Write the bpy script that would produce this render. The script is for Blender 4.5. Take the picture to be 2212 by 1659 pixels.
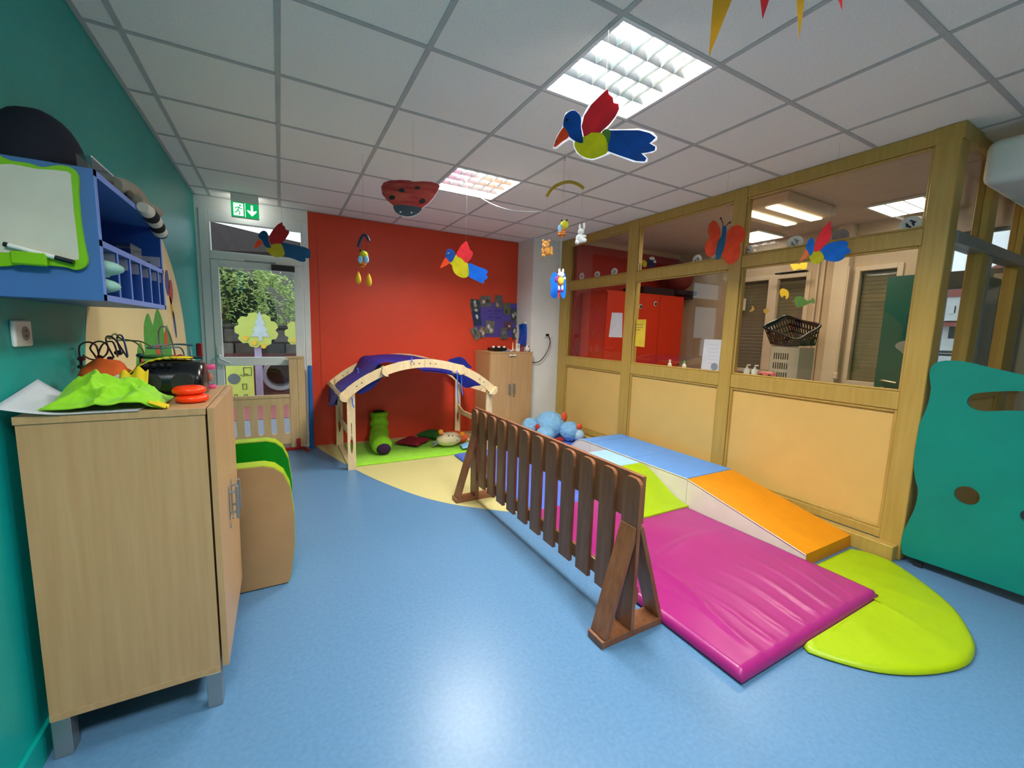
import bpy, bmesh, math, random
from mathutils import Vector, noise
from mathutils.geometry import tessellate_polygon
random.seed(7)
SC = bpy.context.scene
COL = SC.collection
for o in list(bpy.data.objects): bpy.data.objects.remove(o)
# ------------------------------------------------------------------ camera
F, YAW, PITCH, ROLL, CZ = 899.48, .5079, .1221, .0288, 1.385
_cy, _sy, _cp, _sp = math.cos(YAW), math.sin(YAW), math.cos(PITCH), math.sin(PITCH)
FW = Vector((_sy*_cp, _cy*_cp, -_sp)); _r = Vector((_cy, -_sy, 0)); _u = _r.cross(FW)
RX = math.cos(ROLL)*_r + math.sin(ROLL)*_u
UP = -math.sin(ROLL)*_r + math.cos(ROLL)*_u
CAM = Vector((0, 0, CZ))
cd = bpy.data.cameras.new('camera'); cam = bpy.data.objects.new('camera', cd); COL.objects.link(cam)
from mathutils import Matrix
cam.matrix_world = Matrix(((RX.x, UP.x, -FW.x, 0), (RX.y, UP.y, -FW.y, 0), (RX.z, UP.z, -FW.z, CZ), (0, 0, 0, 1)))
cd.sensor_fit = 'HORIZONTAL'; cd.sensor_width = 36; cd.lens = 36*F/2212
cd.clip_start = .02; cd.clip_end = 200
SC.camera = cam
# ------------------------------------------------------------------ exposure and sky
vs = SC.view_settings
vs.view_transform = 'Standard'; vs.look = 'None'; vs.gamma = 1; vs.use_curve_mapping = False
vs.exposure = 0.62
W = bpy.data.worlds.new('overcast_sky'); SC.world = W; W.use_nodes = True
bg = W.node_tree.nodes['Background']; bg.inputs[0].default_value = (.80, .87, 1, 1); bg.inputs[1].default_value = 1.6
LAMP_W, BACK_W, R2_W = 48.0, 36.0, 17.0

def ray(x, y): return FW + RX*((x-1106)/F) - UP*((y-829.5)/F)
def at(u_, v_, **k):
    d = ray(u_, v_); a, v = next(iter(k.items()))
    if a == 'D': return CAM + d*v
    i = 'xyz'.index(a); v -= CAM[i]
    return CAM + d*(v/d[i])

# ------------------------------------------------------------------ materials
def lin(c):
    f = lambda v: v/12.92 if v <= .04045 else ((v+.055)/1.055)**2.4
    return tuple(f(v/255) for v in c[:3]) + (1,)
MATS = {}
def M(name, rgb, rough=.55, var=.07, scale=8, bump=0, bscale=60, metal=0, spec=.4, stretch=None, rgb2=None, detail=3, alpha=None, trans=0, coat=0, sheen=0):
    if name in MATS: return MATS[name]
    m = bpy.data.materials.new(name); m.use_nodes = True; nt = m.node_tree; N = nt.nodes; L = nt.links
    b = N['Principled BSDF']
    tc = N.new('ShaderNodeTexCoord'); mp = N.new('ShaderNodeMapping'); L.new(tc.outputs['Object'], mp.inputs[0])
    if stretch: mp.inputs['Scale'].default_value = stretch
    nz = N.new('ShaderNodeTexNoise'); nz.inputs['Scale'].default_value = scale; nz.inputs['Detail'].default_value = detail
    L.new(mp.outputs[0], nz.inputs['Vector'])
    rp = N.new('ShaderNodeValToRGB'); c = lin(rgb); c2 = lin(rgb2) if rgb2 else None
    a = c if c2 else tuple(v*(1-var) for v in c[:3])+(1,); z = c2 if c2 else tuple(min(1, v*(1+var)) for v in c[:3])+(1,)
    rp.color_ramp.elements[0].position = .3; rp.color_ramp.elements[1].position = .7
    rp.color_ramp.elements[0].color = a; rp.color_ramp.elements[1].color = z
    L.new(nz.outputs[0], rp.inputs[0]); L.new(rp.outputs[0], b.inputs['Base Color'])
    b.inputs['Roughness'].default_value = rough; b.inputs['Metallic'].default_value = metal
    b.inputs['Specular IOR Level'].default_value = spec
    b.inputs['Coat Weight'].default_value = coat; b.inputs['Sheen Weight'].default_value = sheen
    if bump:
        n2 = N.new('ShaderNodeTexNoise'); n2.inputs['Scale'].default_value = bscale; L.new(mp.outputs[0], n2.inputs['Vector'])
        bp = N.new('ShaderNodeBump'); bp.inputs['Strength'].default_value = bump; bp.inputs['Distance'].default_value = .004
        L.new(n2.outputs[0], bp.inputs['Height']); L.new(bp.outputs[0], b.inputs['Normal'])
    if name.endswith('_card') or name == 'white_paper':      # paper lets some light through
        tr = N.new('ShaderNodeBsdfTranslucent'); mx = N.new('ShaderNodeMixShader'); mx.inputs[0].default_value = .4
        L.new(rp.outputs[0], tr.inputs[0]); L.new(b.outputs[0], mx.inputs[1]); L.new(tr.outputs[0], mx.inputs[2]); L.new(mx.outputs[0], N['Material Output'].inputs[0])
    MATS[name] = m; return m
def glass(name, tint=(1, 1, 1), refl=1.0, ior=1.45):
    m = bpy.data.materials.new(name); m.use_nodes = True; N = m.node_tree.nodes; L = m.node_tree.links; N.clear()
    o = N.new('ShaderNodeOutputMaterial'); t = N.new('ShaderNodeBsdfTransparent'); g = N.new('ShaderNodeBsdfGlossy'); x = N.new('ShaderNodeMixShader'); lw = N.new('ShaderNodeLayerWeight'); pw = N.new('ShaderNodeMath'); fr = N.new('ShaderNodeMath')
    lw.inputs['Blend'].default_value = .5; pw.operation = 'POWER'; pw.inputs[1].default_value = 5; fr.operation = 'MULTIPLY_ADD'; f0 = ((ior-1)/(ior+1))**2
    L.new(lw.outputs['Facing'], pw.inputs[0]); L.new(pw.outputs[0], fr.inputs[0]); fr.inputs[1].default_value = refl*(1-f0); fr.inputs[2].default_value = refl*f0
    t.inputs[0].default_value = tint+(1,); g.inputs['Roughness'].default_value = .02
    L.new(fr.outputs[0], x.inputs[0]); L.new(t.outputs[0], x.inputs[1]); L.new(g.outputs[0], x.inputs[2]); L.new(x.outputs[0], o.inputs[0])
    return m
def emis(name, rgb, s):
    m = bpy.data.materials.new(name); m.use_nodes = True; b = m.node_tree.nodes['Principled BSDF']
    b.inputs['Base Color'].default_value = lin(rgb); b.inputs['Emission Color'].default_value = lin(rgb); b.inputs['Emission Strength'].default_value = s
    return m

m_floor = M('blue_vinyl', (86, 126, 162), .33, .1, 60, spec=.45, detail=6)
m_yel = M('yellow_vinyl', (200, 189, 128), .35, .04, 40, spec=.45)
m_teal = M('teal_paint', (0, 156, 147), .42, .05, 3, bump=.15, bscale=180)
m_red = M('red_paint', (214, 66, 36), .5, .04, 3, bump=.1, bscale=160)
m_white = M('white_paint', (230, 229, 222), .5, .03, 4)
m_ceil = M('ceiling_tile_fibre', (246, 241, 230), .9, .05, 120, bump=.2, bscale=300)
m_tbar = M('ceiling_bar', (186, 186, 180), .6, .05, 10)
m_cream = M('cream_mural_paint', (244, 224, 164), .5, .04, 4)
m_amber = M('varnished_amber_wood', (176, 142, 66), .42, stretch=(12, 12, .8), rgb2=(188, 155, 80), scale=3)
m_panel = M('pale_orange_laminate', (216, 176, 100), .5, .03, 5, bump=.08, bscale=140)
m_beech = M('beech_laminate', (184, 144, 98), .42, stretch=(14, 14, .7), rgb2=(194, 156, 110), scale=4, detail=5)
m_birch = M('birch_plywood', (224, 196, 148), .5, stretch=(10, 3, 3), rgb2=(236, 212, 168), scale=3, detail=5)
m_brown = M('dark_stained_wood', (116, 70, 42), .42, stretch=(8, 8, 1), rgb2=(140, 90, 58), scale=5, detail=5, coat=.15)
m_alu = M('white_lacquered_metal', (232, 233, 228), .4, .03, 5)
m_steel = M('grey_steel', (150, 156, 156), .35, .06, 6, metal=.7)
m_black = M('black_plastic', (12, 12, 14), .22, .1, 10, spec=.5)
m_dark = M('dark_grey_plastic', (38, 40, 42), .4, .1, 10)
m_wp = M('white_plastic', (232, 230, 224), .35, .03, 10)
m_paper = M('white_paper', (232, 232, 236), .7, .03, 10)
m_pink = M('magenta_vinyl', (152, 34, 110), .30, .06, 5, bump=.06, bscale=30)
m_lime = M('lime_vinyl', (152, 180, 0), .42, .04, 5)
m_limef = M('lime_fabric', (138, 204, 18), .8, .08, 14, bump=.2, bscale=200, sheen=.2)
m_green = M('green_vinyl', (4, 130, 10), .4, .06, 5)
m_tan = M('tan_vinyl', (168, 132, 88), .5, .06, 6, bump=.05, bscale=30)
m_orange = M('orange_vinyl', (218, 136, 0), .5, .05, 8)
m_skyb = M('sky_blue_vinyl', (96, 152, 220), .5, .04, 8)
m_pale = M('pale_blue_vinyl', (160, 204, 240), .5, .04, 8)
m_perw = M('periwinkle_vinyl', (82, 108, 200), .42, .05, 8)
m_side = M('off_white_vinyl', (226, 216, 200), .55, .04, 8)
m_shelf = M('blue_painted_wood', (62, 108, 168), .5, .05, 5)
m_shelfe = M('light_blue_edge', (118, 146, 214), .5, .04, 5)
m_shelfd = M('deep_blue_panel', (22, 72, 150), .5, .05, 5)
m_string = M('nylon_line', (120, 120, 118), .3, .02, 5)
m_blue = M('blue_card', (24, 92, 176), .6, .16, 18); m_redc = M('red_card', (218, 52, 66), .6, .12, 18)
m_yelc = M('yellow_card', (222, 214, 30), .6, .1, 18); m_orc = M('orange_card', (240, 92, 36), .6, .1, 18)
m_royal = M('royal_blue_fabric', (8, 24, 122), .6, .12, 10, bump=.1, bscale=90)
m_ribbon = M('blue_satin', (60, 110, 220), .3, .06, 10)
m_glass = glass('window_glass', (.93, .94, .92)); m_glass2 = glass('door_glass', (.92, .96, .95))
m_clear = glass('clear_plastic', (.86, .88, .88), ior=1.6)

# ------------------------------------------------------------------ mesh helpers
class MB:
    def __init__(s): s.bm = bmesh.new()
    def box(s, x0, x1, y0, y1, z0, z1, bev=0, seg=2):
        r = bmesh.ops.create_cube(s.bm, size=1); v = r['verts']
        for p in v:
            p.co = Vector(((x0+x1)/2+p.co.x*(x1-x0), (y0+y1)/2+p.co.y*(y1-y0), (z0+z1)/2+p.co.z*(z1-z0)))
        if bev:
            ed = list({e for p in v for e in p.link_edges})
            bmesh.ops.bevel(s.bm, geom=ed, offset=bev, segments=seg, affect='EDGES', profile=.5)
        return s
    def obox(s, p, q, w, t, side=None, bev=0):
        """a board from p to q, width w along `side`, thickness t across both"""
        p, q = Vector(p), Vector(q); d = (q-p).normalized(); sd = Vector(side) if side else Vector((0, 0, 1))
        sd = (sd - d*sd.dot(d)).normalized(); n = d.cross(sd)
        vs_ = [s.bm.verts.new(b + sd*(w/2*i) + n*(t/2*j)) for b in (p, q) for i, j in ((-1, -1), (1, -1), (1, 1), (-1, 1))]
        fs = [(3, 2, 1, 0), (4, 5, 6, 7)] + [(k, (k+1) % 4, 4+(k+1) % 4, 4+k) for k in range(4)]
        nf = [s.bm.faces.new([vs_[i] for i in f]) for f in fs]
        if bev: bmesh.ops.bevel(s.bm, geom=list({e for f in nf for e in f.edges}), offset=bev, segments=1, affect='EDGES')
        return s
    def tube(s, pts, r, n=8, closed=False, caps=True):
        pts = [Vector(p) for p in pts]; rs = r if isinstance(r, (list, tuple)) else [r]*len(pts)
        rings = []; prev = None
        for i, p in enumerate(pts):
            a = pts[i-1] if (i or closed) else p; b = pts[(i+1) % len(pts)] if (i < len(pts)-1 or closed) else p
            t = (b-a).normalized()
            if prev is None: u = t.orthogonal().normalized()
            else:
                u = prev - t*prev.dot(t)
                u = u.normalized() if u.length > 1e-6 else t.orthogonal().normalized()
            prev = u; w = t.cross(u)
            rings.append([s.bm.verts.new(p + (u*math.cos(2*math.pi*k/n)+w*math.sin(2*math.pi*k/n))*rs[i]) for k in range(n)])
        m = len(rings)
        for i in range(m if closed else m-1):
            A, B = rings[i], rings[(i+1) % m]
            for k in range(n): s.bm.faces.new((A[k], A[(k+1) % n], B[(k+1) % n], B[k]))
        if caps and not closed:
            s.bm.faces.new(rings[0][::-1]); s.bm.faces.new(rings[-1])
        return s
    def cyl(s, p, q, r, n=16): return s.tube([p, q], r, n)
    def ball(s, c, r, u=14, v=10, rot=None):
        r = (r, r, r) if not isinstance(r, (tuple, list)) else r
        g = bmesh.ops.create_uvsphere(s.bm, u_segments=u, v_segments=v, radius=1)
        for p in g['verts']:
            q = Vector((p.co.x*r[0], p.co.y*r[1], p.co.z*r[2]))
            if rot: q = rot @ q
            p.co = q + Vector(c)
        return s
    def lathe(s, c, prof, n=20):
        c = Vector(c); rings = [[s.bm.verts.new(c+Vector((r*math.cos(2*math.pi*k/n), r*math.sin(2*math.pi*k/n), z))) for k in range(n)] for r, z in prof]
        for A, B in zip(rings, rings[1:]):
            for k in range(n): s.bm.faces.new((A[k], A[(k+1) % n], B[(k+1) % n], B[k]))
        s.bm.faces.new(rings[0][::-1]); s.bm.faces.new(rings[-1]); return s
    def grid(s, fn, nu, nv):
        g = [[s.bm.verts.new(fn(i/nu, j/nv)) for j in range(nv+1)] for i in range(nu+1)]
        for i in range(nu):
            for j in range(nv): s.bm.faces.new((g[i][j], g[i+1][j], g[i+1][j+1], g[i][j+1]))
        return s
    def poly(s, loops, org, e1, e2, n, t):
        """flat shape (outer loop + holes) in the frame org,e1,e2; thickness t along n"""
        org, e1, e2, n = map(Vector, (org, e1, e2, n))
        L3 = [[org+e1*a+e2*b for a, b in lp] for lp in loops]; flat = [p for l in L3 for p in l]
        tri = tessellate_polygon(L3)
        A = [s.bm.verts.new(p) for p in flat]; B = [s.bm.verts.new(p+n*t) for p in flat]
        for a, b, c in tri:
            try: s.bm.faces.new((A[a], A[b], A[c])); s.bm.faces.new((B[c], B[b], B[a]))
            except ValueError: pass
        k = 0
        for l in L3:
            m = len(l)
            for i in range(m):
                j = (i+1) % m; s.bm.faces.new((A[k+i], A[k+j], B[k+j], B[k+i]))
            k += m
        return s
    def done(s, name, mat, parent=None, smooth=None, solid=None, sub=0):
        bmesh.ops.recalc_face_normals(s.bm, faces=s.bm.faces)
        me = bpy.data.meshes.new(name); s.bm.to_mesh(me); s.bm.free()
        lo = Vector([min(v.co[i] for v in me.vertices) for i in range(3)]); hi = Vector([max(v.co[i] for v in me.vertices) for i in range(3)])
        c = (lo+hi)/2
        for v in me.vertices: v.co -= c
        if smooth: me.shade_smooth(); me.set_sharp_from_angle(angle=math.radians(smooth))
        o = bpy.data.objects.new(name, me); COL.objects.link(o)
        for m in (mat if isinstance(mat, (list, tuple)) else [mat]): me.materials.append(m)
        if parent: o.parent = parent; o.location = c - wloc(parent)
        else: o.location = c
        if solid: md = o.modifiers.new('thickness', 'SOLIDIFY'); md.thickness = solid; md.offset = 0
        if sub: md = o.modifiers.new('smooth', 'SUBSURF'); md.levels = sub; md.render_levels = sub
        return o
def wloc(o):
    v = o.location.copy()
    while o.parent: o = o.parent; v += o.location
    return v
def T(name, label, cat, loc, group=None):
    o = bpy.data.objects.new(name, None); COL.objects.link(o); o.location = loc; o.empty_display_size = .05
    return tag(o, label, cat, group)
def tag(o, label, cat, group=None):
    o['label'] = label; o['category'] = cat
    if group: o['group'] = group
    return o
def S(name, loc=(0, 0, 0)):
    o = bpy.data.objects.new(name, None); COL.objects.link(o); o.location = loc; o['kind'] = 'structure'; return o
def st(o): o['kind'] = 'structure'; return o
def box(name, mat, par, x0, x1, y0, y1, z0, z1, bev=0, **k): return MB().box(x0, x1, y0, y1, z0, z1, bev).done(name, mat, par, **k)
def smooth_loop(pts, n=4):
    """closed Catmull-Rom through pts"""
    out = []; m = len(pts)
    for i in range(m):
        p0, p1, p2, p3 = pts[i-1], pts[i], pts[(i+1) % m], pts[(i+2) % m]
        for k in range(n):
            t = k/n
            out.append(tuple(.5*(2*b+(c-a)*t+(2*a-5*b+4*c-d)*t*t+(3*b-a-3*c+d)*t**3) for a, b, c, d in zip(p0, p1, p2, p3)))
    return out
def smooth_line(pts, n=6):
    out = []; m = len(pts)
    for i in range(m-1):
        p0, p1, p2, p3 = pts[max(i-1, 0)], pts[i], pts[i+1], pts[min(i+2, m-1)]
        for k in range(n):
            t = k/n
            out.append(tuple(.5*(2*b+(c-a)*t+(2*a-5*b+4*c-d)*t*t+(3*b-a-3*c+d)*t**3) for a, b, c, d in zip(p0, p1, p2, p3)))
    return out+[tuple(pts[-1])]
def ell(cx, cy, rx, ry, n=20, a0=0): return [(cx+rx*math.cos(a0+2*math.pi*k/n), cy+ry*math.sin(a0+2*math.pi*k/n)) for k in range(n)]
X, Y, Z = Vector((1, 0, 0)), Vector((0, 1, 0)), Vector((0, 0, 1))
XL, YR, XP, ZC = -.705, 5.29, 3.44, 2.653      # left wall, rear wall, glazed partition, ceiling
YB, XE, Y2 = -2.3, 5.5, 4.62                   # wall behind the camera, outer wall, rear wall of next room

# ================================================================== THE SETTING
fl = st(box('floor', m_floor, None, XL-.1, XE+.1, YB-.1, YR+.1, -.1, 0))
arc = [(.315, YR), (.334, 5.21), (.40, 4.93), (.581, 4.294), (.724, 3.865), (.961, 3.328), (1.174, 3.02), (1.405, 2.80), (1.525, 2.70), (1.9, 2.42), (2.3, 2.2), (2.9, 2.0), (3.44, 1.93)]
arc = [a[:2] for a in smooth_line(arc, 5)] + [(XP, YR)]
MB().poly([arc], (0, 0, .0), X, Y, Z, .0012).done('floor_inlay', m_yel, fl)

# walls
wl = st(box('wall_left', m_teal, None, XL-.12, XL, YB, YR+.12, 0, ZC+.1))
box('skirting', m_teal, wl, XL, XL+.012, YB, YR, 0, .1)
# mural painted on the left wall: cream disc, tree, parrot
MB().poly([ell(3.4, 1.05, 1.075, 1.0, 64)], (XL, 0, 0), Y, Z, X, .0012).done('painted_disc', m_cream, wl)
m_pg = M('green_mural_paint', (78, 168, 60), .5, .14, 20); m_pr = M('red_mural_paint', (206, 84, 40), .5, .1, 20)
tree = smooth_loop([(3.02, .95), (3.04, 1.2), (3.13, 1.27), (3.2, 1.2), (3.22, 1.36), (3.33, 1.44), (3.42, 1.37), (3.46, 1.4), (3.56, 1.475), (3.68, 1.4), (3.7, 1.3), (3.78, 1.37), (3.87, 1.3), (3.9, 1.1), (3.92, .95)], 4)
MB().poly([tree], (XL+.001, 0, 0), Y, Z, X, .0012).done('painted_tree', m_pg, wl)
for yy, zz in ((3.5, 1.19), (3.74, 1.27), (3.12, 1.12)):
    MB().poly([ell(yy, zz, .055, .06)], (XL+.002, 0, 0), Y, Z, X, .0012).done('painted_fruit', m_pr, wl)
for nm, c, pts in (('painted_wing', (190, 50, 40), [(3.95, 1.68), (4.04, 1.70), (4.06, 1.6), (3.98, 1.52), (3.93, 1.58)]), ('painted_head', (86, 70, 140), [(3.86, 1.74), (3.93, 1.76), (3.96, 1.66), (3.9, 1.58), (3.84, 1.64)]),
                   ('painted_body', (226, 180, 40), [(3.94, 1.58), (4.0, 1.54), (4.04, 1.44), (3.98, 1.42)]), ('painted_tail', (60, 70, 140), [(4.0, 1.46), (4.05, 1.46), (4.1, 1.32), (4.07, 1.28)])):
    MB().poly([smooth_loop(pts, 3)], (XL+.002, 0, 0), Y, Z, X, .0012).done(nm, M(nm, c, .5), wl)

wr = S('wall_rear', (1.4, YR, 0))
box('red_wall', m_red, wr, .305, 3.1, YR, YR+.12, 0, ZC+.1)
box('wall_strip', m_white, wr, XL-.1, XL+.03, YR, YR+.12, 0, ZC+.1)
box('wall_header', m_white, wr, XL+.03, .305, YR, YR+.12, 2.53, ZC+.1)
box('cover_strip', m_red, wr, .40, .46, YR-.006, YR, 0, ZC)
pil = st(box('wall_pillar', m_white, None, 2.985, XP+.1, 4.875, YR+.12, 0, ZC+.1))
st(box('wall_front', m_white, None, XL-.1, XE+.1, YB-.12, YB, 0, ZC+.1))
we = S('wall_outer', (XE, 2, 0))            # outer wall of hall and next room, with window openings
m_beige = M('beige_wall_paint', (214, 190, 160), .6, .03, 4)
WIN = [(2.70, 3.60, .95, 2.20), (1.86, 2.27, .92, 2.20), (1.03, 1.56, 1.05, 2.42)]
ys = sorted({YB, Y2} | {v for w in WIN for v in w[:2]})
for y0, y1 in zip(ys, ys[1:]):
    w = [q for q in WIN if q[0] <= y0 and q[1] >= y1]
    if w:
        box('wall_under_window', m_beige, we, XE, XE+.12, y0, y1, 0, w[0][2]); box('wall_over_window', m_beige, we, XE, XE+.12, y0, y1, w[0][3], ZC+.1)
    else: box('wall_section', m_beige, we, XE, XE+.12, y0, y1, 0, ZC+.1)
w2 = st(box('wall_next_room', M('red_paint_next_room', (170, 30, 22), .5, .04, 3), None, XP+.08, XE+.1, Y2, Y2+.12, 0, ZC+.1))
box('cornice', m_beige, w2, XP+.08, XE, Y2-.03, Y2, ZC-.06, ZC)

# ceiling: board above, bars, one tile object per cell
ce = st(box('ceiling', m_white, None, XL-.1, XE+.1, YB-.1, YR+.12, ZC+.1, ZC+.2))
GX = [-.566+.6*i for i in range(-1, 12)]; GY = [1.996+.6*j for j in range(-8, 7)]
LIGHTS = [(3, -1), (3, 2), (3, -4), (0, -4)]        # (column, row) of the recessed luminaires
def cells():
    for i in range(len(GX)-1):
        for j in range(len(GY)-1):
            x0, x1, y0, y1 = max(GX[i], XL), GX[i+1], max(GY[j], YB), min(GY[j+1], YR)
            lim = XP+.04 if y0 >= .99 else 4.9
            if y0 < .99 < y1 and x1 > XP: pass
            x1 = min(x1, lim)
            if x1-x0 < .03 or y1-y0 < .03: continue
            if (i-1, j-8) in LIGHTS: continue
            yield x0, x1, y0, y1
cache = {}
for x0, x1, y0, y1 in cells():
    k = (round(x1-x0, 3), round(y1-y0, 3)); g = .012
    if k not in cache:
        o = MB().box(x0+g, x1-g, y0+g, y1-g, ZC+.001, ZC+.016).done('ceiling_tile', m_ceil, ce); cache[k] = o
    else:
        o = cache[k].copy(); COL.objects.link(o); o.parent = ce
    o.location = Vector(((x0+x1)/2, (y0+y1)/2, ZC+.0085)) - ce.location
b = MB()
for x in GX[1:]:
    if XL < x < XP+.04: b.box(x-.012, x+.012, YB, YR, ZC-.003, ZC+.012)
    elif x < 4.9: b.box(x-.012, x+.012, YB, 1.0, ZC-.003, ZC+.012)
for y in GY:
    if YB < y < YR: b.box(XL, XP+.04 if y > 1 else 4.9, y-.012, y+.012, ZC-.0028, ZC+.0118)
b.box(XL, XL+.02, YB, YR, ZC-.004, ZC+.012); b.box(XL, XP, YR-.02, YR, ZC-.004, ZC+.012)
b.done('ceiling_bars', m_tbar, ce)
box('ceiling_board', M('next_room_ceiling', (214, 196, 176), .7, .03, 4), ce, XP+.04, XE+.05, 1.0, Y2, ZC, ZC+.03)
box('ceiling_board', m_white, ce, 4.9, XE+.05, YB, 1.0, ZC, ZC+.03)
# hall soffit
st(MB().box(3.60, XE, .62, .93, 2.31, 2.56, .05, 4).done('trim_1', m_white, None, smooth=40))

# --------------------------------------------------- glazed partition on the right
wp = S('wall_right', (XP, 2.9, 0)); XA, XB = XP, XP+.09
def bar(nm, y0, y1, z0, z1, x0=XA, x1=XB, m=m_amber): return MB().box(x0, x1, y0, y1, z0, z1, .004, 1).done(nm, m, wp)
for y0, y1 in ((4.69, 4.875), (3.46, 3.60), (2.25, 2.36)): bar('post', y0, y1, 0, ZC)
bar('corner_post', .985, 1.10, 0, ZC, XP, XP+.12)
bar('capital', .975, 1.11, ZC-.09, ZC, XP-.008, XP+.30)
BAYS = [(3.60, 4.69), (2.36, 3.46), (1.10, 2.25)]
for y0, y1 in BAYS:
    for nm, z0, z1 in (('top_rail', 2.565, ZC), ('transom', 1.99, 2.09), ('sill_rail', .965, 1.08), ('bottom_rail', .10, .16)):
        bar(nm, y0, y1, z0, z1, XA+.006, XB-.006)
    for z0, z1 in ((1.08, 1.99), (2.09, 2.565)):
        t = .016
        for a in ((y0, y0+t, z0, z1), (y1-t, y1, z0, z1), (y0+t, y1-t, z0, z0+t), (y0+t, y1-t, z1-t, z1)): bar('glazing_bead', *a, XA+.016, XA+.036)
        box('pane', m_glass, wp, XA+.044, XA+.050, y0, y1, z0, z1)
    t = .02
    for a in ((y0, y0+t, .16, .965), (y1-t, y1, .16, .965), (y0+t, y1-t, .16, .16+t), (y0+t, y1-t, .965-t, .965)): bar('panel_bead', *a, XA+.014, XA+.03)
    box('panel', m_panel, wp, XA+.03, XA+.06, y0, y1, .14, .98)
st(MB().box(XP-.075, XP+.0, 1.0, 4.86, 0, .10, .004, 1).done('baseboard_right', m_amber))
# return screen behind the corner post
wq = S('wall_return', (4.4, 1.02, 0)); m_metal = M('grey_metal_strip', (150, 152, 152), .35, .05, 10, metal=.3)
def bq(nm, x0, x1, z0, z1, m=m_amber, y0=.985, y1=1.06): return MB().box(x0, x1, y0, y1, z0, z1, .004, 1).done(nm, m, wq)
bq('post', 4.08, 4.22, 0, ZC); bq('post', 4.90, 5.12, 0, ZC); bq('edge_strip', 4.22, 4.29, 0, 2.0, m_metal); bq('edge_strip', 5.12, 5.17, 0, 2.0, m_metal)
bq('transom', XP+.12, XE, 2.0, 2.07, m_metal, .975, 1.07); bq('top_rail', XP+.3, XE, ZC-.06, ZC)
for x0, x1 in ((XP+.12, 4.08), (4.29, 4.90), (5.17, XE)):
    bq('lower_panel', x0, x1, .1, 1.0, m_panel, 1.0, 1.04); bq('sill', x0, x1, 1.0, 1.05)
    box('pane', m_glass, wq, x0, x1, 1.02, 1.026, 1.05, 2.0)
for x0, x1 in ((XP+.12, 4.08), (4.22, 4.90), (5.12, XE)): box('pane', m_glass, wq, x0, x1, 1.02, 1.026, 2.07, ZC-.06)

# --------------------------------------------------- rear door with fanlight
dr = S('door_1', (-.2, YR, 0))
def db(nm, x0, x1, z0, z1, y0=YR-.01, y1=YR+.07, m=m_alu, par=dr, bev=.004): return MB().box(x0, x1, y0, y1, z0, z1, bev, 1).done(nm, m, par)
db('frame', -.675, -.60, 0, 2.53); db('frame', .245, .305, 0, 2.53); db('frame_head', -.60, .245, 2.42, 2.53); db('frame_transom', -.60, .245, 2.045, 2.13)
db('fanlight_sash', -.60, -.585, 2.13, 2.42); db('fanlight_sash', .232, .245, 2.13, 2.42)
db('fanlight_pane', -.59, .235, 2.13, 2.42, YR+.03, YR+.036, m_glass2, bev=0)
lf = db('leaf', -.595, -.53, .02, 2.04, YR-.02, YR+.04)
db('leaf_stile', .15, .24, .02, 2.04, YR-.02, YR+.04); db('leaf_rail', -.53, .15, 1.975, 2.04, YR-.02, YR+.04)
db('leaf_rail', -.53, .15, .955, 1.045, YR-.024, YR+.044); db('leaf_rail', -.53, .15, .02, .12, YR-.02, YR+.04)
db('door_pane', -.53, .15, 1.045, 1.975, YR+.008, YR+.014, m_glass2, bev=0); db('door_pane', -.53, .15, .12, .955, YR+.008, YR+.014, m_glass2, bev=0)
db('door_closer', -.06, .16, 1.975, 2.035, YR-.065, YR-.02, m_dark)
db('closer_arm', -.30, -.02, 2.045, 2.06, YR-.05, YR-.035, m_steel)
MB().tube([(-.56, YR-.02, 1.07), (-.56, YR-.07, 1.07), (-.55, YR-.075, 1.03), (-.46, YR-.075, .985)], .012, 8).done('handle', m_alu, dr, smooth=60)
db('lock_plate', -.585, -.535, .93, 1.16, YR-.028, YR-.02)

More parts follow.
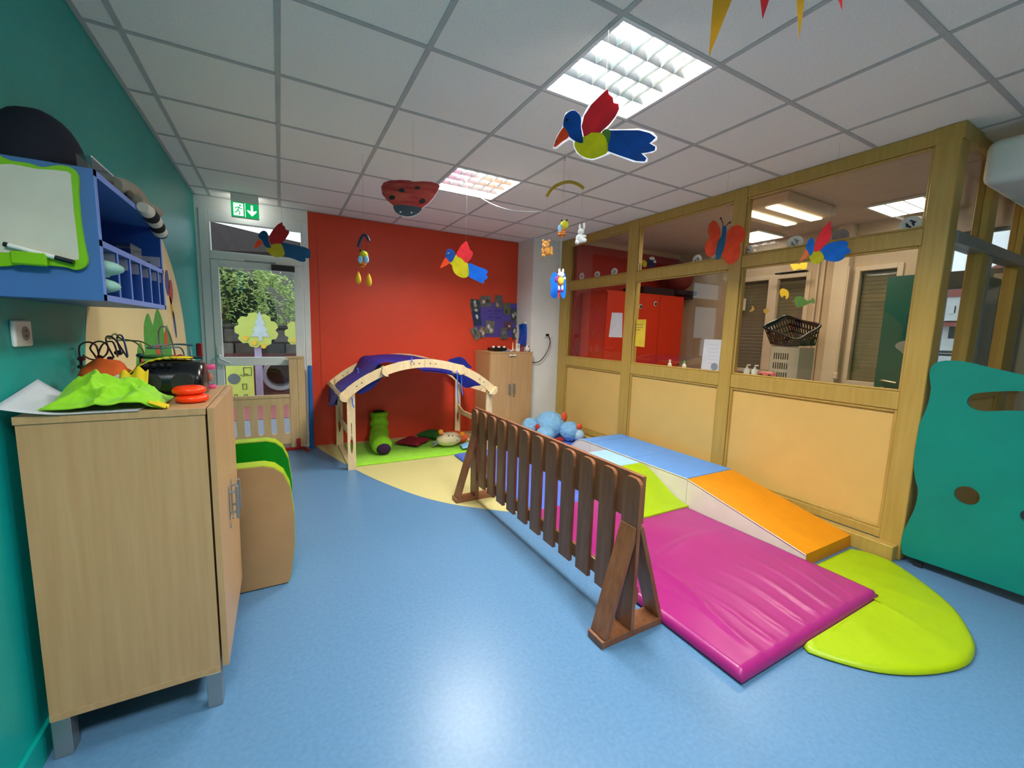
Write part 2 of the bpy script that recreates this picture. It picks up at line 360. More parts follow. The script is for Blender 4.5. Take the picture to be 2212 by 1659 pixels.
# --------------------------------------------------- recessed louvre luminaires (each carries its own lamp)
m_louvre = M('polished_louvre', (226, 230, 230), .17, .01, 5, metal=.96); m_tubeglow = emis('fluorescent_tube', (255, 255, 252), 9)
LD = bpy.data.lights.new('luminaire_lamp', 'AREA'); LD.shape = 'RECTANGLE'; LD.size = .54; LD.size_y = .08; LD.energy = LAMP_W/4; LD.color = (1, .985, .95)
LB = LD.copy(); LB.energy = BACK_W/4
LLAB = ['big recessed square ceiling light above the fence, blown out white', 'recessed square ceiling light in front of the red wall, louvres visible',
        'recessed square ceiling light behind the photographer, right', 'recessed square ceiling light behind the photographer, left']
def luminaire(i, j, label, lamp):
    x0, y0 = -.566+.6*i, 1.996+.6*j; x1, y1 = x0+.6, y0+.6; t = T('ceiling_light', label, 'ceiling light', ((x0+x1)/2, (y0+y1)/2, ZC))
    b = MB(); w = .022
    for a in ((x0+.003, x1-.003, y0+.003, y0+w), (x0+.003, x1-.003, y1-w, y1-.003), (x0+.003, x0+w, y0+w, y1-w), (x1-w, x1-.003, y0+w, y1-w)): b.box(*a, ZC-.006, ZC+.02)
    b.done('frame', m_alu, t)
    b = MB()
    b.box(x0+.01, x1-.01, y0+.01, y1-.01, ZC+.085, ZC+.095)
    for a in ((x0+.01, x1-.01, y0+.01, y0+.016), (x0+.01, x1-.01, y1-.016, y1-.01), (x0+.01, x0+.016, y0+.01, y1-.01), (x1-.016, x1-.01, y0+.01, y1-.01)): b.box(*a, ZC+.01, ZC+.09)
    b.done('housing', m_louvre, t)
    a0, b0, n, mrow = x0+w, y0+w, 6, 4; sx, sy = (.6-2*w)/n, (.6-2*w)/mrow
    for k in range(1, mrow):       # long wedge reflectors between the tubes
        yy = b0+sy*k; bb = MB(); V = [bb.bm.verts.new(p) for xx in (a0, x1-w) for p in ((xx, yy, ZC+.002), (xx, yy-.022, ZC+.030), (xx, yy+.022, ZC+.030))]
        for f in ((0, 1, 2), (5, 4, 3), (0, 3, 4, 1), (1, 4, 5, 2), (2, 5, 3, 0)): bb.bm.faces.new([V[q] for q in f])
        bb.done('reflector', m_louvre, t)
    for k in range(1, n):          # cross blades
        xx = a0+sx*k; bb = MB(); V = [bb.bm.verts.new(p) for yy in (b0, y1-w) for p in ((xx, yy, ZC+.003), (xx-.012, yy, ZC+.028), (xx+.012, yy, ZC+.028))]
        for f in ((0, 1, 2), (5, 4, 3), (0, 3, 4, 1), (1, 4, 5, 2), (2, 5, 3, 0)): bb.bm.faces.new([V[q] for q in f])
        bb.done('blade', m_louvre, t)
    for k in range(mrow):
        MB().cyl((a0+.005, b0+sy*(k+.5), ZC+.048), (x1-w-.005, b0+sy*(k+.5), ZC+.048), .008, 8).done('tube', m_tubeglow, t, smooth=60)
        l = bpy.data.objects.new('lamp', lamp); COL.objects.link(l); l.parent = t; l.location = (0, b0+sy*(k+.5)-(y0+y1)/2, .036)
for (i, j), lb, lp in zip(LIGHTS, LLAB, (LD, LD, LB, LB)): luminaire(i, j, lb, lp)

# ================================================================== LARGE OBJECTS
# ---- low beech cabinet on the left
CT = 1.107
t = T('storage_cabinet', 'beech storage cabinet on short steel legs against the teal wall', 'cabinet', (-.45, 2.0, 0))
box('body', m_beech, t, -.672, -.231, 1.70, 2.32, .155, CT-.024)
box('top_panel', m_beech, t, -.676, -.229, 1.696, 2.325, CT-.024, CT, .0015)
box('bottom_panel', m_beech, t, -.672, -.231, 1.699, 2.32, .133, .155)
for y0, y1, hy in ((1.70, 2.008, 1.965), (2.012, 2.32, 2.055)):
    d = box('door', m_beech, t, -.225, -.205, y0, y1, .150, CT-.002, .0015)
    b = MB(); b.box(-.205, -.203, hy-.014, hy+.014, .60, .735); b.tube([(-.205, hy, .625), (-.178, hy, .625)], .005, 8); b.tube([(-.205, hy, .71), (-.178, hy, .71)], .005, 8); b.box(-.182, -.172, hy-.012, hy+.012, .60, .735, .002, 1)
    b.done('handle', m_steel, d)
    MB().cyl((-.205, hy, .57), (-.201, hy, .57), .009).done('lock', m_steel, d)
for lx in (-.672, -.275):
    for ly in (1.70, 2.26): MB().box(lx, lx+.045, ly, ly+.05, 0, .133, .002, 1).done('leg', m_steel, t)
# ---- blue wall shelf with pigeonholes
t = T('wall_shelf', 'blue wooden wall shelf with pigeonholes above the beech cabinet', 'shelf', (-.58, 2.06, 1.45))
sx0, sx1, sy0, sy1, sz0, sz1 = XL+.001, -.45, 1.68, 2.44, 1.445, 1.815
box('side_panel', m_shelf, t, sx0, sx1-.002, sy0, sy0+.018, sz0, sz1); box('side_panel', m_shelfd, t, sx0, sx1-.002, sy1-.018, sy1, sz0, sz1)
box('top_board', m_shelf, t, sx0, sx1-.002, sy0+.018, sy1-.018, sz1-.018, sz1); box('bottom_board', m_shelf, t, sx0, sx1-.002, sy0+.018, sy1-.018, sz0, sz0+.018)
box('middle_board', m_shelf, t, sx0, sx1-.002, sy0+.018, sy1-.018, 1.602, 1.62); box('back_board', m_shelfd, t, sx0, sx0+.006, sy0+.018, sy1-.018, sz0+.018, sz1-.018)
for k in range(1, 6):
    yy = sy0+.018 + (sy1-sy0-.036)*k/5.6
    box('divider', m_shelfd, t, sx0+.006, sx1-.002, yy-.006, yy+.006, sz0+.018, 1.602)
b = MB()
for a in ((sy0, sy0+.018, sz0, sz1), (sy1-.018, sy1, sz0, sz1), (sy0, sy1, sz1-.018, sz1), (sy0, sy1, sz0, sz0+.018), (sy0, sy1, 1.602, 1.62)): b.box(sx1-.002, sx1, *a)
for k in range(1, 6):
    yy = sy0+.018 + (sy1-sy0-.036)*k/5.6; b.box(sx1-.002, sx1-.0002, yy-.006, yy+.006, sz0+.018, 1.602)
b.done('edge_band', m_shelfe, t)
m_lab = M('name_card', (196, 198, 214), .6, .04, 20)
for k in range(1, 7):
    yy = sy0+.018 + (sy1-sy0-.036)*k/5.6-.006 if k < 6 else sy1-.018
    c = box('name_card', m_lab, t, -.60, sx1-.006, yy-.0012, yy-.0002, 1.562, 1.600); box('lettering', m_dark, c, -.54, -.49, yy-.0018, yy-.0012, 1.572, 1.577)
c = box('name_card', m_lab, t, -.60, sx1-.006, sy1-.0192, sy1-.0182, 1.630, 1.672); box('lettering', m_dark, c, -.54, -.49, sy1-.0198, sy1-.0192, 1.645, 1.650)

# ---- foam armchair
t = T('foam_armchair', 'child foam armchair with lime edges, tan and green vinyl', 'armchair', (-.3, 2.75, 0))
side = [(-.62, 0), (-.005, 0), (.008, .04), (.03, .2), (.035, .38), (.018, .54), (-.012, .615), (-.05, .652), (-.10, .668), (-.62, .668)]
def ins(pts, d):
    cx = sum(p[0] for p in pts)/len(pts); cz = sum(p[1] for p in pts)/len(pts)
    return [(p[0]+(cx-p[0])*d, p[1]+(cz-p[1])*d) for p in pts]
for y0, y1 in ((2.42, 2.53), (2.96, 3.07)):
    a = MB().poly([side], (0, y0+.008, .002), X, Z, Y, y1-y0-.016).done('armrest', m_lime, t)
    MB().poly([ins(side, .012)], (0, y0, .002), X, Z, Y, .009).done('outer_face', m_tan, a)
    MB().poly([ins(side, .012)], (0, y1-.009, .002), X, Z, Y, .009).done('inner_face', m_green if y0 < 2.9 else m_tan, a)
MB().poly([ins(side, .012)], (0, 2.9585, .002), X, Z, Y, .004).done('inner_face', m_green, a)
MB().box(-.50, -.02, 2.53, 2.958, .002, .30, .03, 3).done('seat_cushion', m_green, t, smooth=50); MB().box(-.62, -.48, 2.53, 2.958, .002, .66, .03, 3).done('backrest', m_lime, t, smooth=50)

# ---- brown picket barrier
t = T('picket_barrier', 'low dark brown wooden picket barrier on triangular feet beside the mats', 'barrier', (1.4, 2.18, 0))
NS, Y0, Y1 = 12, 1.315, 3.075
for k in range(NS):
    yy = Y0+(Y1-Y0)*k/(NS-1); w = .052; zb = .125 + .02*k/(NS-1); lo = zb if 0 < k < NS-1 else .035; tp = .756
    pts = [(yy-w, lo), (yy+w, lo), (yy+w, tp-.035)] + [(yy+w-.035+.035*math.cos(a), tp-.035+.035*math.sin(a)) for a in (.4, .8, 1.2, 1.57)] + [(yy-w+.035+.035*math.cos(a), tp-.035+.035*math.sin(a)) for a in (1.57, 1.95, 2.35, 2.75)] + [(yy-w, tp-.035)]
    MB().poly([pts], (1.365, 0, 0), Y, Z, X, .020).done('slat', m_brown, t)
for nm, z0, z1 in (('top_rail', .545, .768), ('bottom_rail', .16, .235)): box(nm, m_brown, t, 1.386, 1.408, Y0-.045, Y1+.045, z0, z1, .003)
for yy, s in ((Y0, -1), (Y1, 1)):
    ya = yy-.048 if s < 0 else yy-.052
    ft = box('foot_board', m_brown, t, 1.20, 1.595, ya, ya+.10, 0, .034, .003)
    MB().obox((1.225, ya+.05, .034), (1.372, ya+.05, .53), .095, .024, side=(0, 1, 0), bev=.002).done('brace', m_brown, t)
    MB().obox((1.57, ya+.05, .034), (1.40, ya+.05, .53), .095, .024, side=(0, 1, 0), bev=.002).done('brace', m_brown, t)
    box('end_post', m_brown, t, 1.386, 1.408, ya+.02, ya+.08, .034, .545, .002)

# ---- arched play canopy
t = T('play_canopy', 'arched birch plywood play canopy with blue cloth before the red wall', 'play canopy', (1.3, 4.7, 0))
AX, AZ, AR = 1.295, 1.09-1.196, 1.196
def arcp(a, r=AR): return (AX+r*math.sin(a), AZ+r*math.cos(a))
AM = math.asin(.84/AR)
for yy, s in ((4.185, 0), (5.195, 1)):
    pts = [arcp(-AM+2*AM*k/28) for k in range(29)] + [arcp(AM-2*AM*k/28, AR-.085) for k in range(29)]
    ar = MB().poly([pts], (0, yy, 0), X, Z, Y, .03).done('arch', m_birch, t)
    for a in (-.62, -.57, -.10, -.05, .05, .10, .57, .62):
        x, z = arcp(a, AR-.042); MB().cyl((x, yy-.002, z), (x, yy+.001, z), .006, 10).done('screw', m_dark, ar)
    box('arch_joint', m_dark, ar, AX-.001, AX+.001, yy-.0006, yy+.001, AZ+AR-.084, AZ+AR-.001)
    for x0 in (.537, 2.02):
        h = .80; out = [(x0, .0), (x0+.075, .0), (x0+.075, h), (x0, h)]; sl = [(x0+.034, .36), (x0+.041, .36), (x0+.041, .47), (x0+.034, .47)]
        hol = smooth_loop([(x0+.037, .16), (x0+.05, .22), (x0+.05, .28), (x0+.037, .35), (x0+.025, .28), (x0+.025, .22)], 3)
        MB().poly([out, sl, hol], (0, yy+.03 if s == 0 else yy-.02, 0), X, Z, Y, .02).done('post', m_birch, t)
for x0 in (.55, 2.033):
    box('floor_plank', m_birch, t, x0, x0+.05, 4.235, 5.17, 0, .022, .002)
    MB().poly([[(4.235, .30), (4.235, .42), (4.40, .36), (5.0, .36), (5.17, .42), (5.17, .30)]], (x0+.018, 0, 0), Y, Z, X, .018).done('side_rail', m_birch, t)
for a in (-AM+.02, -.36, .36, AM-.02):
    x, z = arcp(a, AR-.045); d = Vector((math.cos(a), 0, -math.sin(a))); n = Vector((math.sin(a), 0, math.cos(a)))
    pr = [(-.012, -.055), (-.012, .055), (.012, .045), (.03, .02), (.034, 0), (.03, -.02), (.012, -.045)]
    if a > 0: pr = [(-p, q) for p, q in pr]
    pr = [(-p, q) for p, q in pr]
    MB().poly([pr], Vector((x, 4.15, z)), d, n, Y, 1.09).done('cross_bar', m_birch, t)
def cloth(u, v):
    a = -AM-.05+(2*AM-.22)*u; y = 4.20+1.0*v; r = AR+.028
    for bar_a in (-.36, .36): r += .018*math.exp(-((a-bar_a)/.05)**2)
    r -= .05*math.sin(math.pi*min(1, max(0, (a+AM)/(AM-.36))))**2*(1-v)*.6 if a < -.36 else 0
    if a > -.30: r -= (.16*max(0, min(1, (a+.30)/.3)))*(1-v)**1.5*(1 if a < .36 else 1.15) + (.05*max(0, math.sin((a+.3)*3)))*v
    if a > .30: r -= .20*(a-.30)*(1.2-v)
    if a < -.40: r -= (.075*v**2+.02)*min(1, (-.40-a)/.12)
    r += .008*noise.noise(Vector((a*9, y*6, 1.3)))
    x, z = arcp(a, r)
    if a < -AM+.06: z -= .18*((-AM+.06-a)/.11)*(.35+.65*v)
    return Vector((x, y, z))
c = MB().grid(cloth, 60, 24).done('cloth', m_royal, t, smooth=80, solid=.003)
MB().grid(lambda u, v: Vector((.468-.012*v+.006*math.sin(u*9), 4.30+.85*u, .735-(.10+.10*u)*v)), 18, 6).done('cloth_flap', m_royal, t, smooth=80, solid=.003)
for pts, yy in ((((772, 846), (790, 825), (815, 806), (838, 797), (826, 815), (810, 834), (795, 845), (778, 852)), 4.26), (((948, 792), (975, 790), (1000, 803), (1042, 829), (1025, 834), (1006, 838), (990, 824), (972, 806)), 4.40), (((968, 780), (980, 774), (993, 771), (1004, 776), (1012, 786), (1020, 795), (1000, 793)), 4.62)):
    P = [at(a, b_, y=yy) for a, b_ in pts]; MB().poly([smooth_loop([(p.x, p.z) for p in P], 2)], (0, yy, 0), X, Z, Y, .012).done('cloth_fold', m_royal, t)
for (px, py), ln in (((772, 795), .13), ((825, 795), .09), ((987, 800), .36), ((996, 805), .25), ((759, 858), .10), ((888, 772), .05)):
    p = at(px, py, y=4.17 if px != 772 else 4.6); p2 = p+Vector((.02, 0, -ln))
    MB().grid(lambda u, v: p.lerp(p2, v)+Vector((.012*(u-.5)+.004*math.sin(v*7), .004*math.sin(v*5), 0)), 2, 10).done('ribbon', m_ribbon, t, smooth=80, solid=.001)

# ---- floor mats
def folded_slab(name, x0, x1, y0, y1, z0, z1, fold, mat, par=None, nx=70, ny=90, r=.02):
    b = MB(); bm = b.bm
    def h(u, v):
        e = min(u*(x1-x0), (1-u)*(x1-x0), v*(y1-y0), (1-v)*(y1-y0)); k = min(1, e/r)
        return z0+(z1-z0)*(.45+.55*math.sqrt(max(0, 1-(1-k)**2))) + fold(x0+(x1-x0)*u, y0+(y1-y0)*v)*min(1, e/.03)
    top = [[bm.verts.new((x0+(x1-x0)*i/nx, y0+(y1-y0)*j/ny, h(i/nx, j/ny))) for j in range(ny+1)] for i in range(nx+1)]
    for i in range(nx):
        for j in range(ny): bm.faces.new((top[i][j], top[i+1][j], top[i+1][j+1], top[i][j+1]))
    ring = [top[i][0] for i in range(nx+1)]+[top[nx][j] for j in range(1, ny+1)]+[top[i][ny] for i in range(nx-1, -1, -1)]+[top[0][j] for j in range(ny-1, 0, -1)]
    low = [bm.verts.new((v.co.x, v.co.y, z0)) for v in ring]
    for k in range(len(ring)): bm.faces.new((ring[k], ring[(k+1) % len(ring)], low[(k+1) % len(ring)], low[k]))
    bm.faces.new(low); return b.done(name, mat, par, smooth=70)
def pfold(x, y):
    f = 0; q = max(0, 1-(y-.86)/.62)
    for cx, sl, a, w in ((1.78, -.05, .006, .012), (1.90, -.03, .007, .012), (2.02, 0, .006, .014), (2.16, .05, .008, .014), (2.28, .10, .008, .013), (2.40, .16, .006, .012), (2.52, .22, .006, .012), (2.62, .28, .004, .012)):
        d = x-cx-sl*(y-.86)+.02*math.sin(y*9); f += a*math.exp(-(d/w)**2)*q**.7*min(1, (y-.86)/.06)
    d = (x-1.72)-.16*math.sin((y-.9)*2.2); f += .007*math.exp(-(d/.02)**2)*max(0, 1-abs(y-1.25)/.4)
    d = (y-1.62)-.10*math.sin((x-1.9)*3); f += .006*math.exp(-(d/.03)**2)*max(0, 1-abs(x-2.2)/.5)
    return f*1.7 + .005*noise.noise(Vector((x*3, y*3, 0)))
t = T('floor_mat', 'large wrinkled magenta floor mat in front of the foam ramps', 'mat', (2.2, 1.7, 0))
folded_slab('cover', 1.575, 2.79, .86, 2.555, .012, .055, pfold, m_pink, t); box('underside', m_black, t, 1.585, 2.78, .87, 2.545, 0, .0115)
t = T('floor_mat', 'periwinkle blue floor mat between the barrier and the foam blocks', 'mat', (2.2, 3.4, 0))
folded_slab('cover', 1.655, 2.79, 2.56, 4.25, .008, .04, lambda x, y: .002*noise.noise(Vector((x*3, y*3, 2))), m_perw, t, 30, 40, .01); box('underside', m_dark, t, 1.66, 2.785, 2.565, 4.245, 0, .0075)
t = T('floor_mat', 'dark blue floor mat under the big blue plush animal', 'mat', (3.08, 4.38, 0))
folded_slab('cover', 2.80, 3.36, 3.93, 4.80, .008, .03, lambda x, y: 0, m_perw, t, 12, 16, .01); box('underside', m_dark, t, 2.805, 3.355, 3.935, 4.795, 0, .0075)
t = T('floor_mat', 'lime green floor mat under the play canopy', 'mat', (1.3, 4.8, 0))
folded_slab('cover', .625, 2.02, 4.295, 5.16, .004, .016, lambda x, y: .004*max(0, noise.noise(Vector((x*4, y*4, 5)))), m_limef, t, 30, 30, .006); box('underside', m_dark, t, .63, 2.015, 4.30, 5.155, 0, .0035)
# leaf shaped mat: outline on the floor, wrinkled top
lo = [(2.80, 1.195), (3.28, 1.195), (3.352, 1.12), (3.345, .985), (3.21, .792), (3.059, .638), (2.879, .536), (2.725, .48), (2.541, .469), (2.326, .532), (2.162, .629), (2.058, .752), (2.015, .83), (2.05, .858), (2.45, .857), (2.80, .857)]
lo = [p[:2] for p in smooth_line([(3.30, 1.195)]+lo[2:13], 4)]+[(2.03, .8565), (2.3, .8565), (2.55, .8565), (2.796, .8565), (2.796, .95), (2.796, 1.08), (2.796, 1.195), (3.0, 1.195)]
t = T('leaf_mat', 'leaf shaped lime mat tucked under the magenta mat by the teal panel', 'mat', (2.7, .8, 0))
b = MB(); cx, cyy = 2.72, .82; rings = []
for k in range(22):
    s = 1-k/22; ring = []
    for x, y in lo:
        px, py = cx+(x-cx)*s, cyy+(y-cyy)*s; e = k/22*.4
        hz = .012+.012*math.sqrt(max(0, 1-(1-min(1, e/.02))**2)); q = min(1, e/.04)
        w = math.atan2(px-2.9, 1.9-py); hz += q*.006*(1-abs(math.sin(w*14+1.2*noise.noise(Vector((px*2, py*2, 0))))))**2
        ring.append(b.bm.verts.new((px, py, hz)))
    rings.append(ring)
n = len(lo)
for A, B in zip(rings, rings[1:]):
    for k in range(n): b.bm.faces.new((A[k], A[(k+1) % n], B[(k+1) % n], B[k]))
b.bm.faces.new(rings[-1]); low = [b.bm.verts.new((v.co.x, v.co.y, .006)) for v in rings[0]]
for k in range(n): b.bm.faces.new((rings[0][k], low[k], low[(k+1) % n], rings[0][(k+1) % n]))
b.bm.faces.new(low[::-1]); b.done('cover', m_lime, t, smooth=70)
MB().poly([[(cx+(x-cx)*.99, cyy+(y-cyy)*.99) for x, y in lo]], (0, 0, 0), X, Y, Z, .0058).done('underside', m_black, t)

# ---- foam blocks along the partition
BX0, BX1 = 2.80, 3.362
def foam(name, label, prof, top_m, x0, x1, side_m=m_side, top_idx=None):
    """prof: (y,z) outline; top_idx: which edges belong to the coloured cover"""
    ym = sum(p[0] for p in prof)/len(prof); t = T(name, label, 'foam block', ((x0+x1)/2, ym, 0))
    MB().poly([prof], (x0, 0, 0), Y, Z, X, x1-x0).done('core', side_m, t, smooth=35)
    pts = [prof[i] for i in top_idx]; off = []
    for i, p in enumerate(pts):
        a, c_ = Vector(pts[max(i-1, 0)]), Vector(pts[min(i+1, len(pts)-1)]); d = (c_-a).normalized(); nn = Vector((d.y, -d.x)); mid = Vector((ym, .02))
        if (Vector(p)-mid).dot(nn) < 0: nn = -nn
        off.append((p[0]+nn.x*.004, p[1]+nn.y*.004))
    MB().poly([off+pts[::-1]], (x0-.002, 0, 0), Y, Z, X, x1-x0+.004).done('cover', top_m, t, smooth=35)
    b = MB().tube([(x0-.001, p[0], p[1]-.002) for p in pts], .004, 6); b.done('piping', m_side, t)
    return t
foam('foam_ramp', 'orange topped foam ramp with off-white sides by the partition', [(1.225, 0), (2.108, 0), (2.108, .268), (1.228, .075)], m_orange, BX0, BX1, top_idx=[2, 3, 0])
foam('foam_block', 'sky blue topped foam block next to the orange ramp', [(2.112, 0), (2.712, 0), (2.712, .272), (2.112, .272)], m_skyb, BX0, BX1, top_idx=[2, 3])
foam('foam_block', 'sky blue topped foam block in the middle of the foam row', [(2.716, 0), (3.306, 0), (3.306, .272), (2.716, .272)], m_skyb, BX0, BX1, top_idx=[2, 3])
cv = [(3.31+.55*k/14, .272*(.5+.5*math.cos(math.pi*max(0, (k/14-.22)/.78)))*.93+.02 + (.0 if k else 0)) for k in range(15)]
foam('foam_wave', 'sky blue foam wave sloping down at the far end of the row', [(3.31, 0)]+cv+[(3.86, 0)], m_skyb, BX0, BX1, top_idx=list(range(1, 16)))
wv = [(2.075+.53*k/16, .062+.195*(.5-.5*math.cos(math.pi*k/16))) for k in range(17)]
foam('foam_wave', 'lime green foam wave slide behind the picket barrier', [(2.603, .048), (2.075, .048)]+wv, m_lime, 2.215, 2.788, top_idx=[1]+list(range(2, 19)))
foam('foam_platform', 'pale blue topped foam platform behind the lime slide', [(2.61, .058), (3.055, .048), (3.055, .257), (2.61, .257)], m_pale, 2.215, 2.788, top_idx=[2, 3])

# ---- teal play panel at right
t = T('play_barrier', 'teal wavy edged play barrier with handhold slot and round holes', 'play barrier', (3.44, .55, 0))
o = [(.955, 1.13), (.968, 1.19), (.972, 1.235), (.955, 1.276), (.92, 1.294), (.87, 1.298), (.823, 1.294), (.72, 1.268), (.609, 1.242), (.45, 1.215), (.28, 1.225), (.16, 1.26), (.09, 1.25), (.05, 1.19), (.06, 1.08), (.03, .9), (.045, .7), (.02, .5), (.04, .3), (.02, .075)]
o = smooth_line(o, 3) + [(.474, .07), (.93, .055), (.972, .058)] + [p for p in smooth_line([(.985, .12), (.982, .2), (.965, .28), (.945, .38), (.943, .484), (.962, .55), (.977, .62), (.985, .72), (.984, .84), (.98, .916), (.964, .985), (.955, 1.06)], 3)]
slot = smooth_loop([(.797, 1.065), (.79, 1.10), (.765, 1.122), (.70, 1.14), (.599, 1.156), (.45, 1.15), (.34, 1.14), (.30, 1.10), (.33, 1.06), (.45, 1.05), (.587, 1.052), (.68, 1.035), (.735, 1.025), (.775, 1.035)], 3)
MB().poly([o, slot, ell(.737, .53, .052, .054, 28), ell(.50, .50, .035, .037, 24)], (3.425, 0, 0), Y, Z, X, .022).done('board', M('teal_board', (0, 128, 112), .45, .05, 5, bump=.1, bscale=120), t)
for yy in (.9, .1): box('hinge_leg', m_dark, t, 3.447, 3.47, yy-.02, yy+.02, 0, .2)

# ---- safety gate in front of the door
m_gate = M('pale_gate_wood', (206, 172, 122), .5, stretch=(8, 8, 1), rgb2=(216, 184, 136), scale=4)
t = T('safety_gate', 'low pale wooden safety gate with slots in front of the door', 'gate', (-.2, 5.2, 0))
MB().box(.068, .15, 5.185, 5.225, .03, 1.06, .003, 1).done('gate_post', m_gate, t); MB().box(.152, .225, 5.185, 5.225, .03, 1.06, .003, 1).done('gate_post', m_gate, t)
MB().box(.045, .21, 5.178, 5.182, 1.035, 1.062, .001, 1).done('cap_strip', m_gate, t)
holes = []
for k in range(5):
    x1 = .058-.124*k; x0 = x1-.055
    holes.append([(x0, .22), (x0, .40), (x0, .50)] + [(x0+.0275-.0275*math.cos(a), .50+.0275*math.sin(a)) for a in (.6, 1.2, 1.9, 2.5)] + [(x1, .50), (x1-.006, .40), (x1, .22)] + [(x0+.0275+.0275*math.cos(a), .22-.0275*math.sin(a)) for a in (.6, 1.2, 1.9, 2.5)])
MB().poly([[(-.64, .08), (.066, .08), (.066, .60), (-.64, .62)]]+holes, (0, 5.192, 0), X, Z, Y, .026).done('slotted_panel', m_gate, t)
MB().box(-.64, .066, 5.186, 5.222, .60, .635, .003, 1).done('top_rail', m_gate, t)
m_redm = M('red_metal', (160, 22, 24), .4); MB().box(-.64, .2, 5.175, 5.23, .0, .03, .003, 1).done('base_bar', m_redm, t)
MB().obox((.2, 5.2, .01), (.235, 5.06, .01), .02, .03, side=(0, 0, 1)).done('foot', m_redm, t); box('latch', m_redm, t, .12, .16, 5.16, 5.185, .03, .13)
m_bpad = M('blue_foam_pad', (20, 96, 168), .6)
t = tag(MB().box(.255, .30, 5.175, 5.225, .0, .955, .012, 2).done('post_guard', m_bpad, None, smooth=50), 'tall narrow blue foam guard standing beside the safety gate', 'guard')

# ---- far beech cabinet
t = T('storage_cabinet', 'tall beech cabinet with two doors in the corner by the white pillar', 'cabinet', (2.67, 5.03, 0))
box('body', m_beech, t, 2.345, 2.98, 4.822, 5.27, .03, 1.115); box('top_panel', m_beech, t, 2.343, 2.982, 4.80, 5.272, 1.115, 1.137, .001); box('plinth', m_dark, t, 2.36, 2.97, 4.83, 5.26, 0, .03)
for x0, x1, hx in ((2.348, 2.664, 2.632), (2.667, 2.978, 2.70)):
    d = box('door', m_beech, t, x0, x1, 4.802, 4.82, .04, 1.113, .001); MB().box(hx-.012, hx+.012, 4.775, 4.802, .585, .715, .004, 1).done('handle', m_steel, d)
MB().cyl((2.70, 4.803, .545), (2.70, 4.797, .545), .008).done('lock', m_dark, t)
b = MB(); b.ball((2.632, 4.79, 1.092), (.016, .012, .013)); b.ball((2.70, 4.79, 1.092), (.016, .012, .013)); b.box(2.63, 2.70, 4.785, 4.795, 1.086, 1.098, .002, 1); b.done('child_lock', m_wp, t, smooth=60)

# ================================================================== HANGING DECORATIONS
def frame_at(px, py, D):
    """vertical plane facing the camera's side of the room, through the pixel at depth D"""
    c = at(px, py, D=D); n = Vector((CAM.x-c.x, CAM.y-c.y, 0)).normalized(); e1 = Z.cross(n); return c, e1, n
def to_plane(pts, c, e1, n):
    out = []
    for px, py in pts:
        d = ray(px, py); s = (c-CAM).dot(n)/d.dot(n); p = CAM+d*s-c; out.append((p.dot(e1), p.z))
    return out
def hung_line(p, par, m=m_string, r=.0005, top=ZC): return MB().tube([p, Vector((p.x, p.y, top))], r, 5).done('line', m, par)
def crop(ox, oy, s, pts): return [(ox+a/s, oy+b/s) for a, b in pts]
def cutout(name, label, cat, px, py, D, pieces, line_px=None, group=None, sm=3):
    c, e1, n = frame_at(px, py, D); t = T(name, label, cat, c, group)
    for k, (nm, mat, pts) in enumerate(pieces):
        pl = to_plane(pts, c, e1, n)
        if len(pl) < 14: pl = smooth_loop(pl, sm)
        MB().poly([pl], c+n*(.0011*k), e1, Z, n, .0018).done(nm, mat, t)
    if line_px:
        q = to_plane([line_px], c, e1, n)[0]; hung_line(c+e1*q[0]+Z*q[1], t)
    return t
m_blk = M('black_ink', (16, 16, 20), .6)
cr = lambda pts: crop(1180, 180, 8.507, pts)
